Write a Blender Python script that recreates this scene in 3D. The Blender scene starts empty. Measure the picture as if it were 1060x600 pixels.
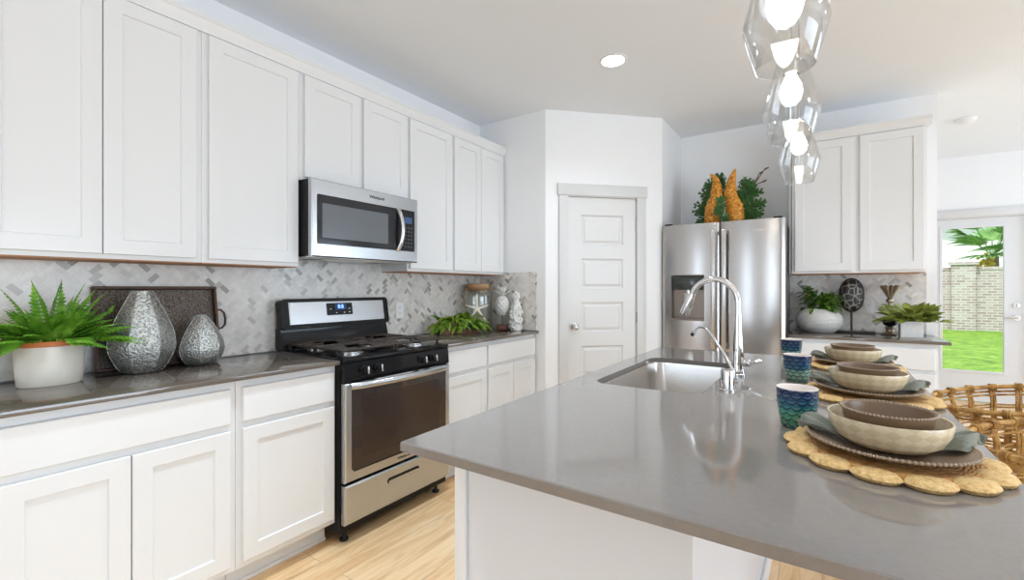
import bpy, bmesh, math, random
from mathutils import Vector, Matrix, Quaternion
random.seed(7)
C = bpy.context.scene
COL = C.collection
PI = math.pi

# ------------------------------------------------------------------ camera
FPX, YAW, HZ = 472.0, math.atan(321 / 472.0), 298.0
CAMH = 1.27
cam_d = bpy.data.cameras.new('camera')
cam = bpy.data.objects.new('camera', cam_d)
COL.objects.link(cam)
cam_d.sensor_fit = 'HORIZONTAL'
cam_d.sensor_width = 36.0
cam_d.lens = 36.0 * FPX / 1060.0
cam_d.shift_y = -(300.0 - HZ) / 1060.0
cam_d.clip_start = 0.02
cam.location = (0, 0, CAMH)
cam.rotation_euler = (PI / 2, 0, YAW)
C.camera = cam

# ------------------------------------------------------------------ exposure, sky, sun, fill lights
vs = C.view_settings
C.display_settings.display_device = 'sRGB'
vs.view_transform = 'Standard'
vs.look = 'None'
vs.gamma = 1.0
vs.use_curve_mapping = False
vs.exposure = 0.54
C.cycles.max_bounces = 10
C.cycles.diffuse_bounces = 6
C.cycles.glossy_bounces = 5
C.cycles.transparent_max_bounces = 16
C.cycles.sample_clamp_indirect = 6.0
C.cycles.caustics_reflective = False
C.cycles.caustics_refractive = False

W = bpy.data.worlds.new('sky')
C.world = W
W.use_nodes = True
bg = W.node_tree.nodes['Background']
bg.inputs[0].default_value = (0.80, 0.90, 1.0, 1)
bg.inputs[1].default_value = 1.1


def lamp(name, kind, loc, energy, rot=(0, 0, 0), color=(1, 1, 1), **kw):
    d = bpy.data.lights.new(name, kind)
    d.energy = energy
    d.color = color
    for k, v in kw.items():
        setattr(d, k, v)
    o = bpy.data.objects.new(name, d)
    o.location = loc
    o.rotation_euler = rot
    COL.objects.link(o)
    return o


lamp('sun', 'SUN', (0, 12, 10), 1.9, rot=(math.radians(38), math.radians(-14), 0), color=(1, .97, .92), angle=.02)
# added area fills, no windows modelled: behind the camera and on the right
FILL_TINT = (0.675, 0.83, 1.0)  # cool tint against the warm bounce off the floor
UP = math.radians(10)      # tilts the added fills up so more light reaches the ceiling
lamp('rear_fill_left', 'AREA', (-1.75, -3.85, 1.35), 15, rot=(PI / 2 + UP, 0, 0), color=FILL_TINT, shape='RECTANGLE', size=.5, size_y=2.0)  # narrow added strips, for bright streaks on the refrigerator doors
lamp('rear_fill_right', 'AREA', (.55, -3.85, 1.35), 19, rot=(PI / 2 + UP, 0, 0), color=FILL_TINT, shape='RECTANGLE', size=.6, size_y=2.1)
lamp('side_fill_near', 'AREA', (4.45, 0.6, 1.12), 112, rot=(PI / 2 + UP, 0, PI / 2), color=FILL_TINT, shape='RECTANGLE', size=3.4, size_y=2.1)  # tall added fill for the left cabinets, upper and lower
lamp('side_fill_far', 'AREA', (4.45, 5.4, 1.45), 44, rot=(PI / 2 + UP, 0, PI / 2), color=FILL_TINT, shape='RECTANGLE', size=2.2, size_y=1.8)  # added fill for the breakfast room's far wall
# added spot fills under the ceiling, out of the frame, no fixtures
for lx, ly, le, cone in ((-1.36, .35, 46, 84), (-1.34, 1.55, 80, 84), (-.35, .75, 26, 90), (1.35, 1.5, 40, 150), (2.4, 2.8, 34, 158), (2.2, 5.4, 24, 158)):
    lamp('ceiling_spot_fill', 'SPOT', (lx, ly, 2.72), le, color=(.735, .875, 1.0), spot_size=math.radians(cone), spot_blend=.8, shadow_soft_size=.07)


# ------------------------------------------------------------------ material helpers
class NT:
    def __init__(s, name):
        s.mat = bpy.data.materials.new(name)
        s.mat.use_nodes = True
        s.t = s.mat.node_tree
        s.p = s.t.nodes['Principled BSDF']

    def n(s, typ, **kw):
        nd = s.t.nodes.new(typ)
        for k, v in kw.items():
            setattr(nd, k, v)
        return nd

    def put(s, sock, v):
        if isinstance(v, bpy.types.NodeSocket):
            s.t.links.new(v, sock)
        elif isinstance(v, (tuple, list)) and len(v) == 3 and sock.type == 'RGBA':
            sock.default_value = (*v, 1)
        else:
            sock.default_value = v

    def m(s, op, a, b=None, c=None):
        nd = s.n('ShaderNodeMath', operation=op)
        s.put(nd.inputs[0], a)
        if b is not None:
            s.put(nd.inputs[1], b)
        if c is not None:
            s.put(nd.inputs[2], c)
        return nd.outputs[0]

    def mix(s, f, a, b, typ='MIX'):
        nd = s.n('ShaderNodeMix', data_type='RGBA', blend_type=typ)
        s.put(nd.inputs[0], f)
        s.put(nd.inputs[6], a)
        s.put(nd.inputs[7], b)
        return nd.outputs[2]

    def ramp(s, f, stops):
        nd = s.n('ShaderNodeValToRGB')
        e = nd.color_ramp.elements
        while len(e) < len(stops):
            e.new(0.5)
        for k, (p, c) in enumerate(stops):
            e[k].position = p
            e[k].color = (*c, 1)
        s.put(nd.inputs[0], f)
        return nd.outputs[0]

    def noise(s, vec, scale, detail=3, rough=.5, dist=0):
        nd = s.n('ShaderNodeTexNoise')
        if vec is not None:
            s.put(nd.inputs['Vector'], vec)
        nd.inputs['Scale'].default_value = scale
        nd.inputs['Detail'].default_value = detail
        nd.inputs['Roughness'].default_value = rough
        nd.inputs['Distortion'].default_value = dist
        return nd.outputs[0]

    def voro(s, vec, scale, feature='F1'):
        nd = s.n('ShaderNodeTexVoronoi', feature=feature)
        if vec is not None:
            s.put(nd.inputs['Vector'], vec)
        nd.inputs['Scale'].default_value = scale
        return nd

    def obj(s):
        return s.n('ShaderNodeTexCoord').outputs['Object']

    def uv(s):
        return s.n('ShaderNodeTexCoord').outputs['UV']

    def pos(s):
        return s.n('ShaderNodeNewGeometry').outputs['Position']

    def xyz(s, v):
        nd = s.n('ShaderNodeSeparateXYZ')
        s.put(nd.inputs[0], v)
        return nd.outputs

    def vec(s, x, y, z=0.0):
        nd = s.n('ShaderNodeCombineXYZ')
        for i, q in enumerate((x, y, z)):
            s.put(nd.inputs[i], q)
        return nd.outputs[0]

    def scale(s, v, sc):
        nd = s.n('ShaderNodeMapping')
        s.put(nd.inputs[0], v)
        nd.inputs['Scale'].default_value = sc
        return nd.outputs[0]

    def bump(s, h, strength=.3, dist=.01):
        nd = s.n('ShaderNodeBump')
        nd.inputs['Strength'].default_value = strength
        nd.inputs['Distance'].default_value = dist
        s.put(nd.inputs['Height'], h)
        s.t.links.new(nd.outputs[0], s.p.inputs['Normal'])

    def set(s, **kw):
        names = dict(col='Base Color', rough='Roughness', metal='Metallic', spec='Specular IOR Level', trans='Transmission Weight',
                     ior='IOR', coat='Coat Weight', sheen='Sheen Weight', ecol='Emission Color', estr='Emission Strength', alpha='Alpha',
                     aniso='Anisotropic', sss='Subsurface Weight', crough='Coat Roughness')
        for k, v in kw.items():
            s.put(s.p.inputs[names[k]], v)
        return s


def flat(name, col, rough=.5, metal=0.0, var=0.04, vscale=6.0, **kw):
    q = NT(name)
    if var:
        f = q.noise(q.obj(), vscale, 4)
        q.set(col=q.mix(f, tuple(c * (1 - var) for c in col), tuple(min(1, c * (1 + var)) for c in col)))
    else:
        q.set(col=col)
    q.set(rough=rough, metal=metal, **kw)
    return q.mat


M = {}
M['cab'] = flat('white_cabinet_paint', (.77, .77, .77), .38, var=.01)
M['wall'] = flat('wall_paint', (.86, .86, .865), .65, var=.01)
M['ceil'] = flat('ceiling_paint', (.835, .86, .89), .8, var=.01)
M['trim'] = flat('trim_paint', (.66, .655, .65), .4, var=.01)
M['door'] = flat('door_paint', (.71, .705, .695), .4, var=.01)
M['patio'] = flat('patio_door_paint', (.70, .70, .71), .4, var=.01)
M['island'] = flat('island_paint', (.70, .715, .745), .45, var=.01)
M['underwood'] = flat('bare_wood', (.46, .22, .10), .6, var=.15, vscale=30)
M['black'] = flat('black_enamel', (.007, .007, .008), .10, var=0, spec=.25)
M['blacksatin'] = flat('black_satin', (.012, .011, .010), .38, var=.1, spec=.18)
M['iron'] = flat('cast_iron', (.042, .031, .025), .5, var=.2, vscale=60, spec=.3)
M['rubber'] = flat('black_rubber', (.015, .015, .015), .6, var=0)
M['chrome'] = flat('chrome', (.74, .74, .75), .04, 1.0, var=0)
M['nickel'] = flat('satin_nickel', (.62, .60, .57), .25, 1.0, var=0)
M['white'] = flat('white_plastic', (.82, .82, .82), .4, var=0)
M['plate_gap'] = flat('dark_gap', (.03, .03, .03), .6, var=0)


def steel(name, col=(.62, .61, .60), rough=.26, axis=(60, 60, .6)):
    q = NT(name)
    f = q.noise(q.scale(q.obj(), axis), 8, 3)
    q.set(col=col, metal=1.0, rough=q.m('MULTIPLY_ADD', f, .06, rough - .03))
    q.bump(f, .015, .001)
    return q.mat


M['steel'] = steel('stainless_steel')
M['dsteel'] = steel('dispenser_steel', (.20, .165, .14), .3)
M['fsteel'] = steel('fridge_steel', (.44, .415, .395), .22)
M['steel_h'] = steel('stainless_horizontal', (.50, .515, .535), .24, axis=(60, .6, 60))
M['sinksteel'] = steel('sink_steel', (.66, .63, .60), .24, (8, 8, 40))


def quartz(name, c):
    q = NT(name)
    o = q.obj()
    f = q.noise(o, 90, 5, .65)
    g = q.noise(o, 4, 3)
    col = q.mix(f, tuple(x * .86 for x in c), tuple(x * 1.14 for x in c))
    q.set(col=q.mix(q.m('MULTIPLY', g, .25), col, tuple(x * 1.1 for x in c)), rough=.06, spec=.95)
    return q.mat


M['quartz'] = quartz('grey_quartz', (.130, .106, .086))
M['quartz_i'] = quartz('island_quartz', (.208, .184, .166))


def herringbone(name):
    q = NT(name)
    x, y, z = q.xyz(q.pos())
    s = q.m('ADD', x, y)
    wd = .024
    u = q.m('MULTIPLY', q.m('ADD', s, z), .7071 / wd)
    v = q.m('MULTIPLY', q.m('SUBTRACT', z, s), .7071 / wd)
    i, j = q.m('FLOOR', u), q.m('FLOOR', v)
    mm = q.m('FLOORED_MODULO', q.m('SUBTRACT', i, j), 4.0)
    hor = q.m('LESS_THAN', mm, 1.5)
    ver = q.m('SUBTRACT', 1.0, hor)
    bi = q.m('SUBTRACT', i, q.m('MULTIPLY', hor, mm))
    bj = q.m('SUBTRACT', j, q.m('MULTIPLY', ver, q.m('SUBTRACT', 3.0, mm)))
    du, dv = q.m('SUBTRACT', u, bi), q.m('SUBTRACT', v, bj)
    a = q.m('ADD', q.m('MULTIPLY', hor, du), q.m('MULTIPLY', ver, dv))
    b = q.m('ADD', q.m('MULTIPLY', hor, dv), q.m('MULTIPLY', ver, du))
    e = q.m('MINIMUM', q.m('MINIMUM', a, q.m('SUBTRACT', 2.0, a)), q.m('MINIMUM', b, q.m('SUBTRACT', 1.0, b)))
    grout = q.m('LESS_THAN', e, .035)
    wn = q.n('ShaderNodeTexWhiteNoise', noise_dimensions='3D')
    q.put(wn.inputs['Vector'], q.vec(bi, bj, hor))
    rnd = wn.outputs['Value']
    tile = q.ramp(rnd, [(0, (.27, .245, .215)), (.035, (.40, .375, .345)), (.10, (.58, .555, .52)), (.2, (.72, .68, .635)), (.6, (.78, .745, .70)), (1, (.85, .815, .77))])
    vein = q.noise(q.pos(), 16, 6, .65, 1.5)
    tile = q.mix(q.ramp(vein, [(.35, (0, 0, 0)), (.75, (.42, .42, .42))]), tile, (.44, .41, .375))
    q.set(col=q.mix(grout, tile, (.68, .66, .63)), rough=.25)
    q.bump(q.m('SUBTRACT', 1.0, grout), .25, .002)
    return q.mat


M['tile'] = herringbone('marble_herringbone')


def oak():
    q = NT('light_oak_planks')
    x, y, z = q.xyz(q.pos())
    br = q.n('ShaderNodeTexBrick')
    br.offset = .37
    br.inputs['Scale'].default_value = 1.0
    br.inputs['Brick Width'].default_value = 1.25
    br.inputs['Row Height'].default_value = .16
    br.inputs['Mortar Size'].default_value = .0012
    br.inputs['Color1'].default_value = (0, 0, 0, 1)
    br.inputs['Color2'].default_value = (1, 1, 1, 1)
    br.inputs['Mortar'].default_value = (.5, .5, .5, 1)
    q.put(br.inputs['Vector'], q.vec(y, x, 0.0))
    tone = q.xyz(br.outputs['Color'])[0]
    gv = q.vec(q.m('MULTIPLY', x, 9.0), q.m('ADD', q.m('MULTIPLY', y, .9), q.m('MULTIPLY', tone, 7.0)), tone)
    g = q.noise(gv, 2.2, 6, .6, .8)
    col = q.ramp(g, [(.25, (.50, .25, .095)), (.42, (.71, .42, .19)), (.58, (.83, .57, .31)), (.8, (.90, .70, .46))])
    kn = q.noise(q.vec(q.m('MULTIPLY', x, 4.0), y, 0.0), 3.1, 2)
    col = q.mix(q.ramp(kn, [(.62, (0, 0, 0)), (.75, (.7, .7, .7))]), col, (.46, .25, .12))
    col = q.mix(q.m('MULTIPLY', tone, .30), col, (.90, .71, .49))
    col = q.mix(br.outputs['Fac'], col, (.45, .28, .15))
    q.set(col=col, rough=.36)
    return q.mat


M['oak'] = oak()


def glass(name, tint=(1, 1, 1), ior=1.45, rough=0.0, body=0.0):
    q = NT(name)
    t = q.t
    tr = q.n('ShaderNodeBsdfTransparent')
    tr.inputs[0].default_value = (*tint, 1)
    gl = q.n('ShaderNodeBsdfGlossy')
    gl.inputs['Roughness'].default_value = rough
    fr = q.n('ShaderNodeLayerWeight')
    fr.inputs[0].default_value = .5
    facing = q.m('POWER', fr.outputs['Facing'], 2.2)
    mx = q.n('ShaderNodeMixShader')
    t.links.new(q.m('MULTIPLY_ADD', facing, .85, .025 + body), mx.inputs[0])
    t.links.new(tr.outputs[0], mx.inputs[1])
    t.links.new(gl.outputs[0], mx.inputs[2])
    t.links.new(mx.outputs[0], t.nodes['Material Output'].inputs[0])
    return q.mat


M['pane'] = glass('window_pane')
M['shade'] = glass('pendant_glass', (.955, .955, .95), 1.5, .02, .03)
M['jar'] = glass('jar_glass', (.95, .96, .94), 1.5, .08, .05)
M['ovenglass'] = flat('oven_glass', (.030, .018, .013), .06, var=0, spec=.7)
M['mwglass'] = flat('microwave_glass', (.014, .015, .017), .08, var=0, spec=.4)
M['mwscreen'] = flat('microwave_screen', (.115, .125, .135), .16, var=0, spec=.6)


def emit(name, col, st):
    q = NT(name)
    q.set(col=(0, 0, 0), ecol=col, estr=st)
    return q.mat


M['bulb'] = emit('lit_bulb', (1, .97, .92), 16)
M['led'] = emit('lit_downlight', (1, .98, .95), 14)
M['blue'] = emit('blue_digits', (.18, .38, 1), 2.4)
M['blueglow'] = emit('blue_screen', (.01, .03, .16), .6)


# ------------------------------------------------------------------ mesh helpers
class MB:
    def __init__(s, mat=None):
        s.bm = bmesh.new()
        s.uvl = s.bm.loops.layers.uv.new('UVMap')
        s.M = mat or Matrix.Identity(4)

    def v(s, co):
        return s.bm.verts.new(s.M @ Vector(co))

    def f(s, vs_, uvs=None):
        try:
            fa = s.bm.faces.new(vs_)
        except ValueError:
            return None
        if uvs:
            for l, u in zip(fa.loops, uvs):
                l[s.uvl].uv = u
        return fa

    def box(s, a, b, bev=0, seg=2):
        x0, x1 = sorted((a[0], b[0])); y0, y1 = sorted((a[1], b[1])); z0, z1 = sorted((a[2], b[2]))
        p = [s.v(c) for c in ((x0, y0, z0), (x1, y0, z0), (x1, y1, z0), (x0, y1, z0), (x0, y0, z1), (x1, y0, z1), (x1, y1, z1), (x0, y1, z1))]
        fs = [s.f([p[k] for k in q]) for q in ((3, 2, 1, 0), (4, 5, 6, 7), (0, 1, 5, 4), (1, 2, 6, 5), (2, 3, 7, 6), (3, 0, 4, 7))]
        if bev:
            es = {e for f in fs for e in f.edges}
            bmesh.ops.bevel(s.bm, geom=list(es), offset=bev, segments=seg, affect='EDGES', profile=.5)
        return s

    def ring(s, u0, v0, u1, v1, steps, cap=True):
        """concentric rectangles (inset, height) on the u,v plane"""
        prev = None
        for ins, w in steps:
            r = [s.v(c) for c in ((u0 + ins, v0 + ins, w), (u1 - ins, v0 + ins, w), (u1 - ins, v1 - ins, w), (u0 + ins, v1 - ins, w))]
            if prev:
                for k in range(4):
                    s.f([prev[k], prev[(k + 1) % 4], r[(k + 1) % 4], r[k]])
            else:
                s.f(r[::-1])
            prev = r
        if cap:
            s.f(prev)
        return s

    def lathe(s, prof, c=(0, 0, 0), n=32, fn=None, capb=True, capt=True, sx=1.0, sy=1.0, ang=0.0):
        rows = []
        tot = sum(math.dist(prof[k], prof[k - 1]) for k in range(1, len(prof))) or 1
        acc = 0
        for k, (r, z) in enumerate(prof):
            if k:
                acc += math.dist(prof[k], prof[k - 1])
            row = []
            for i in range(n):
                a = 2 * PI * i / n + ang
                rr = r * (fn(a, z) if fn else 1)
                row.append(s.v((c[0] + rr * sx * math.cos(a), c[1] + rr * sy * math.sin(a), c[2] + z)))
            rows.append((row, acc / tot))
        for k in range(1, len(rows)):
            (r0, v0), (r1, v1) = rows[k - 1], rows[k]
            for i in range(n):
                j = (i + 1) % n
                s.f([r0[i], r0[j], r1[j], r1[i]], [(i / n, v0), ((i + 1) / n, v0), ((i + 1) / n, v1), (i / n, v1)])
        if capb and prof[0][0] > 1e-5:
            s.f(rows[0][0][::-1])
        if capt and prof[-1][0] > 1e-5:
            s.f(rows[-1][0])
        return s

    def cyl(s, c0, c1, r0, r1=None, n=20, bev=0):
        c0, c1 = Vector(c0), Vector(c1)
        r1 = r0 if r1 is None else r1
        if bev:
            L = (c1 - c0).length
            d = (c1 - c0) / L
            return s.tube([c0, c0 + d * bev * .3, c0 + d * bev, c1 - d * bev, c1 - d * bev * .3, c1],
                          [r0 - bev, r0 - bev * .3, r0, r1, r1 - bev * .3, r1 - bev], n)
        return s.tube([c0, c1], [r0, r1], n)

    def tube(s, pts, rad, n=10, closed=False, flatk=1.0):
        pts = [Vector(p) for p in pts]
        if not isinstance(rad, (list, tuple)):
            rad = [rad] * len(pts)
        m = len(pts)
        nrm = None
        rows = []
        for k, p in enumerate(pts):
            if closed:
                t = pts[(k + 1) % m] - pts[k - 1]
            else:
                t = pts[min(k + 1, m - 1)] - pts[max(k - 1, 0)]
            if t.length < 1e-9:
                t = Vector((0, 0, 1))
            t.normalize()
            if nrm is None:
                ref = Vector((0, 0, 1)) if abs(t.z) < .9 else Vector((1, 0, 0))
                nrm = (ref - t * ref.dot(t)).normalized()
            else:
                nrm = nrm - t * nrm.dot(t)
                if nrm.length < 1e-6:
                    ref = Vector((0, 0, 1)) if abs(t.z) < .9 else Vector((1, 0, 0))
                    nrm = ref - t * ref.dot(t)
                nrm.normalize()
            bn = t.cross(nrm)
            r = max(rad[k], 1e-4)
            rows.append([s.v(p + nrm * (r * flatk * math.cos(2 * PI * i / n)) + bn * (r * math.sin(2 * PI * i / n))) for i in range(n)])
        for k in range(m if closed else m - 1):
            a, b = rows[k], rows[(k + 1) % m]
            for i in range(n):
                j = (i + 1) % n
                s.f([a[i], a[j], b[j], b[i]])
        if not closed:
            s.f(rows[0][::-1])
            s.f(rows[-1])
        return s

    def ball(s, c, r, n=12, sc=(1, 1, 1)):
        prof = [(r * math.sin(PI * k / n), -r * math.cos(PI * k / n)) for k in range(n + 1)]
        top, bot = s.v((c[0], c[1], c[2] + r * sc[2])), s.v((c[0], c[1], c[2] - r * sc[2]))
        rows = []
        for rr, z in prof[1:-1]:
            rows.append([s.v((c[0] + rr * sc[0] * math.cos(2 * PI * i / n), c[1] + rr * sc[1] * math.sin(2 * PI * i / n), c[2] + z * sc[2])) for i in range(n)])
        for k in range(1, len(rows)):
            for i in range(n):
                j = (i + 1) % n
                s.f([rows[k - 1][i], rows[k - 1][j], rows[k][j], rows[k][i]])
        for i in range(n):
            j = (i + 1) % n
            s.f([bot, rows[0][j], rows[0][i]])
            s.f([top, rows[-1][i], rows[-1][j]])
        return s

    def prism(s, poly, w0, w1):
        """polygon in u,v extruded along w"""
        a = [s.v((p[0], p[1], w0)) for p in poly]
        b = [s.v((p[0], p[1], w1)) for p in poly]
        s.f(a[::-1])
        s.f(b)
        n = len(poly)
        for i in range(n):
            j = (i + 1) % n
            s.f([a[i], a[j], b[j], b[i]])
        return s

    def leaf(s, p, d, up, L, wd, bend=.15, fold=.25):
        p, d, up = Vector(p), Vector(d).normalized(), Vector(up)
        side = d.cross(up)
        if side.length < 1e-4:
            side = d.cross(Vector((1, .3, .2)))
        side.normalize()
        nn = side.cross(d).normalized()
        st = [(0, .08), (.3, .85), (.6, .8), (.85, .4), (1, .02)]
        mid, lf, rt = [], [], []
        for t, w in st:
            c = p + d * (L * t) - nn * (bend * L * t * t)
            mid.append(s.v(c))
            lf.append(s.v(c + side * (wd * w) + nn * (wd * w * fold)))
            rt.append(s.v(c - side * (wd * w) + nn * (wd * w * fold)))
        for k in range(len(st) - 1):
            s.f([mid[k], mid[k + 1], lf[k + 1], lf[k]])
            s.f([mid[k], rt[k], rt[k + 1], mid[k + 1]])
        return s

    def frond(s, p, d, L, wd, droop=.6, n=16, lw=.22):
        """fern frond: arching rachis with paired leaflets"""
        p, d = Vector(p), Vector(d).normalized()
        pts = []
        cur = p.copy()
        dirv = d.copy()
        st = L / n
        for k in range(n + 1):
            pts.append((cur.copy(), dirv.copy()))
            cur = cur + dirv * st
            dirv = (dirv + Vector((0, 0, -droop / n))).normalized()
        s.tube([q[0] for q in pts], [.0018 * (1 - .7 * k / n) for k in range(n + 1)], 4)
        for k in range(2, n + 1):
            q, dd = pts[k]
            t = k / n
            w = wd * math.sin(PI * min(1, .12 + .9 * t) ** .8) + wd * .05
            side = dd.cross(Vector((0, 0, 1)))
            if side.length < 1e-3:
                side = Vector((1, 0, 0))
            side.normalize()
            for sg in (-1, 1):
                s.leaf(q, side * sg + dd * .45 - Vector((0, 0, .12)), side.cross(dd) + Vector((0, 0, .001)), w * random.uniform(.85, 1.1), st * 1.25 * lw * 2, .2, .2)
        return s

    def build(s, name, mat, parent=None, smooth=35, sub=0, solid=0):
        bm = s.bm
        bmesh.ops.recalc_face_normals(bm, faces=bm.faces[:])
        root = parent
        while root is not None and root.parent is not None:
            root = root.parent
        if root is not None:
            bmesh.ops.translate(bm, verts=bm.verts[:], vec=-Vector(root.location))
        me = bpy.data.meshes.new(name)
        bm.to_mesh(me)
        bm.free()
        if smooth:
            me.polygons.foreach_set('use_smooth', [True] * len(me.polygons))
            if smooth < 180:
                me.set_sharp_from_angle(angle=math.radians(smooth))
        me.materials.append(M[mat] if isinstance(mat, str) else mat)
        o = bpy.data.objects.new(name, me)
        COL.objects.link(o)
        o.parent = parent
        if solid:
            md = o.modifiers.new('thickness', 'SOLIDIFY')
            md.thickness = solid
            md.offset = 0
        if sub:
            md = o.modifiers.new('smooth', 'SUBSURF')
            md.levels = md.render_levels = sub
        return o


def tag(o, label, cat, group=None, kind=None):
    o['label'] = label
    o['category'] = cat
    if group:
        o['group'] = group
    if kind:
        o['kind'] = kind
    return o


def thing(name, loc, label, cat, group=None):
    o = bpy.data.objects.new(name, None)
    o.empty_display_size = .05
    COL.objects.link(o)
    o.location = loc
    return tag(o, label, cat, group)


def struct(o, label, cat):
    o['kind'] = 'structure'
    o['label'] = label
    o['category'] = cat
    return o


def copy_tree(o, parent=None):
    c = o.copy()
    COL.objects.link(c)
    if parent is not None:
        c.parent = parent
    for ch in list(o.children):
        copy_tree(ch, c)
    return c


def frame(o, u, w):
    u, w = Vector(u).normalized(), Vector(w).normalized()
    v = w.cross(u)
    m = Matrix(((u.x, v.x, w.x, o[0]), (u.y, v.y, w.y, o[1]), (u.z, v.z, w.z, o[2]), (0, 0, 0, 1)))
    return m


def LEFT(x, y=0, z=0):        # u=+Y v=Z w=+X, origin on plane X=x
    return frame((x, y, z), (0, 1, 0), (1, 0, 0))


def BACK(y, x=0, z=0):        # u=+X v=Z w=-Y
    return frame((x, y, z), (1, 0, 0), (0, -1, 0))


def rrect(u0, v0, u1, v1, r, n=6):
    out = []
    for cx, cy, a0 in ((u1 - r, v0 + r, -PI / 2), (u1 - r, v1 - r, 0), (u0 + r, v1 - r, PI / 2), (u0 + r, v0 + r, PI)):
        for k in range(n + 1):
            a = a0 + PI / 2 * k / n
            out.append((cx + r * math.cos(a), cy + r * math.sin(a)))
    return out


def text_mesh(name, body, size, mat, parent, m, depth=.0006):
    cu = bpy.data.curves.new(name, 'FONT')
    cu.body = body
    cu.size = size
    cu.extrude = depth
    cu.align_x = 'CENTER'
    cu.align_y = 'CENTER'
    to = bpy.data.objects.new(name + '_t', cu)
    COL.objects.link(to)
    bpy.context.view_layer.update()
    me = bpy.data.meshes.new_from_object(to.evaluated_get(bpy.context.evaluated_depsgraph_get()))
    bpy.data.objects.remove(to)
    root = parent
    while root.parent is not None:
        root = root.parent
    me.transform(Matrix.Translation(-Vector(root.location)) @ m)
    me.materials.clear()
    me.materials.append(M[mat])
    me.name = name
    o = bpy.data.objects.new(name, me)
    COL.objects.link(o)
    o.parent = parent
    return o


# ------------------------------------------------------------------ room shell
XL, YE, YB, YD, XR, YR = -2.58, 3.27, 4.655, 7.09, 4.6, -4.0
ZC = 2.745
PA, PB = (-1.89, 3.27), (-1.15, 4.01)      # the 45 degree pantry wall
XS = .718                                   # right end of the kitchen's back wall
T = .12


def wallbox(name, a, b, label, mat='wall'):
    return struct(MB().box(a, b).build(name, mat, smooth=0), label, 'wall')


struct(MB().box((XL - .3, YR - .2, -.1), (XR + .3, YD + .05, 0)).build('floor', 'oak', smooth=0), 'light oak plank floor between the cabinets and the island', 'floor')
struct(MB().box((XL - .3, YR - .2, ZC), (XR + .3, YD + .2, ZC + .1)).build('ceiling', 'ceil', smooth=0), 'smooth off-white ceiling over kitchen and breakfast room', 'ceiling')
wallbox('wall_left', (XL - T, YR, 0), (XL, YE + .1, ZC), 'white wall behind the long row of cabinets and the range')
wallbox('wall_end', (XL, YE, 0), (PA[0], YE + T, ZC), 'short white wall where the left counter ends')
wallbox('wall_return', (PB[0] - T, PB[1], 0), (PB[0], YB, ZC), 'narrow white wall beside the refrigerator')
wallbox('wall_back', (PB[0] - T, YB, 0), (XS, YB + T, ZC), 'white wall behind the refrigerator and right cabinets')
wallbox('wall_rear', (XL, YR - T, 0), (XR, YR, ZC), 'white wall behind the viewer')
wallbox('wall_right', (XR, YR - T, 0), (XR + T, YD + T, ZC), 'white wall of the great room on the right')
# pantry wall with door opening
PM = frame((PA[0], PA[1], 0), (1, 1, 0), (1, -1, 0))
PW = math.dist(PA, PB)
# door leaf spans u .18 .. .80 (from the pixel measurement), height 2.035
PD0, PD1, PDH = .190, .812, 2.040
mb = MB(PM)
mb.box((0, 0, -T), (PD0, ZC, 0))
mb.box((PD1, 0, -T), (PW, ZC, 0))
mb.box((PD0, PDH, -T), (PD1, ZC, 0))
struct(mb.build('wall_pantry', 'wall', smooth=0), 'angled white wall that holds the pantry door', 'wall')
struct(MB(PM).box((PD0 - .02, 0, -T - .06), (PD1 + .02, PDH + .02, -T - .02)).build('wall_pantry_inside', 'wall', smooth=0), 'white wall inside the pantry', 'wall')
# dining wall with patio door opening
DX0, DX1, DZ = .96, 1.815, 2.062
mb = MB()
mb.box((.2, YD, 0), (DX0, YD + T, ZC))
mb.box((DX1, YD, 0), (XR, YD + T, ZC))
mb.box((DX0, YD, DZ), (DX1, YD + T, ZC))
struct(mb.build('wall_dining', 'wall', smooth=0), 'far white wall with the glazed patio door', 'wall')
wallbox('wall_dining_left', (.08, YB + T, 0), (.2, YD + T, ZC), 'white side wall of the breakfast room')

# ------------------------------------------------------------------ pantry door
t = MB(PM)
t.box((PD0 - .075, 0, 0), (PD0 + .004, PDH + .004, .016), .002)
t.box((PD1 - .004, 0, 0), (PD1 + .075, PDH + .004, .016), .002)
t.box((PD0 - .088, PDH + .004, 0), (PD1 + .088, PDH + .10, .021), .002)
t.box((PD0, 0, -T + .002), (PD0 + .004, PDH, 0))
t.box((PD1 - .004, 0, -T + .002), (PD1, PDH, 0))
t.box((PD0, PDH - .004, -T + .002), (PD1, PDH, 0))
struct(t.build('trim_1', 'trim'), 'flat white casing around the pantry door', 'door trim')
dr = thing('door_1', tuple(PM @ Vector(((PD0 + PD1) / 2, 0, -.03))), 'closed white five-panel pantry door with a round knob', 'door')
dr['kind'] = 'structure'
a0, a1 = PD0 + .006, PD1 - .006
leafm = MB(PM @ Matrix.Translation((0, 0, -.045)))
TH = .035
sw = .115
leafm.box((a0, .008, 0), (a0 + sw, PDH - .007, TH))
leafm.box((a1 - sw, .008, 0), (a1, PDH - .007, TH))
zs = [.16, .528, .896, 1.264, 1.632]
ph = .255
rails = [.008] + [z + ph for z in zs]
tops = [z for z in zs] + [PDH - .007]
for b0, b1 in zip(rails, tops):
    leafm.box((a0 + sw, b0, 0), (a1 - sw, b1, TH))
for z in zs:
    leafm.ring(a0 + sw, z, a1 - sw, z + ph, [(0, 0), (0, TH), (.012, TH - .012), (.022, TH - .012), (.040, TH - .002), (.044, TH - .002)])
leafm.build('door_leaf', 'door', dr, smooth=0)
kz = .945
k = MB(PM)
k.cyl((a0 + .055, kz, -.010), (a0 + .055, kz, -.004), .030, n=24)
k.cyl((a0 + .055, kz, -.004), (a0 + .055, kz, .022), .011, n=16)
k.M = PM @ Matrix.Translation((a0 + .055, kz, .037))
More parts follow.
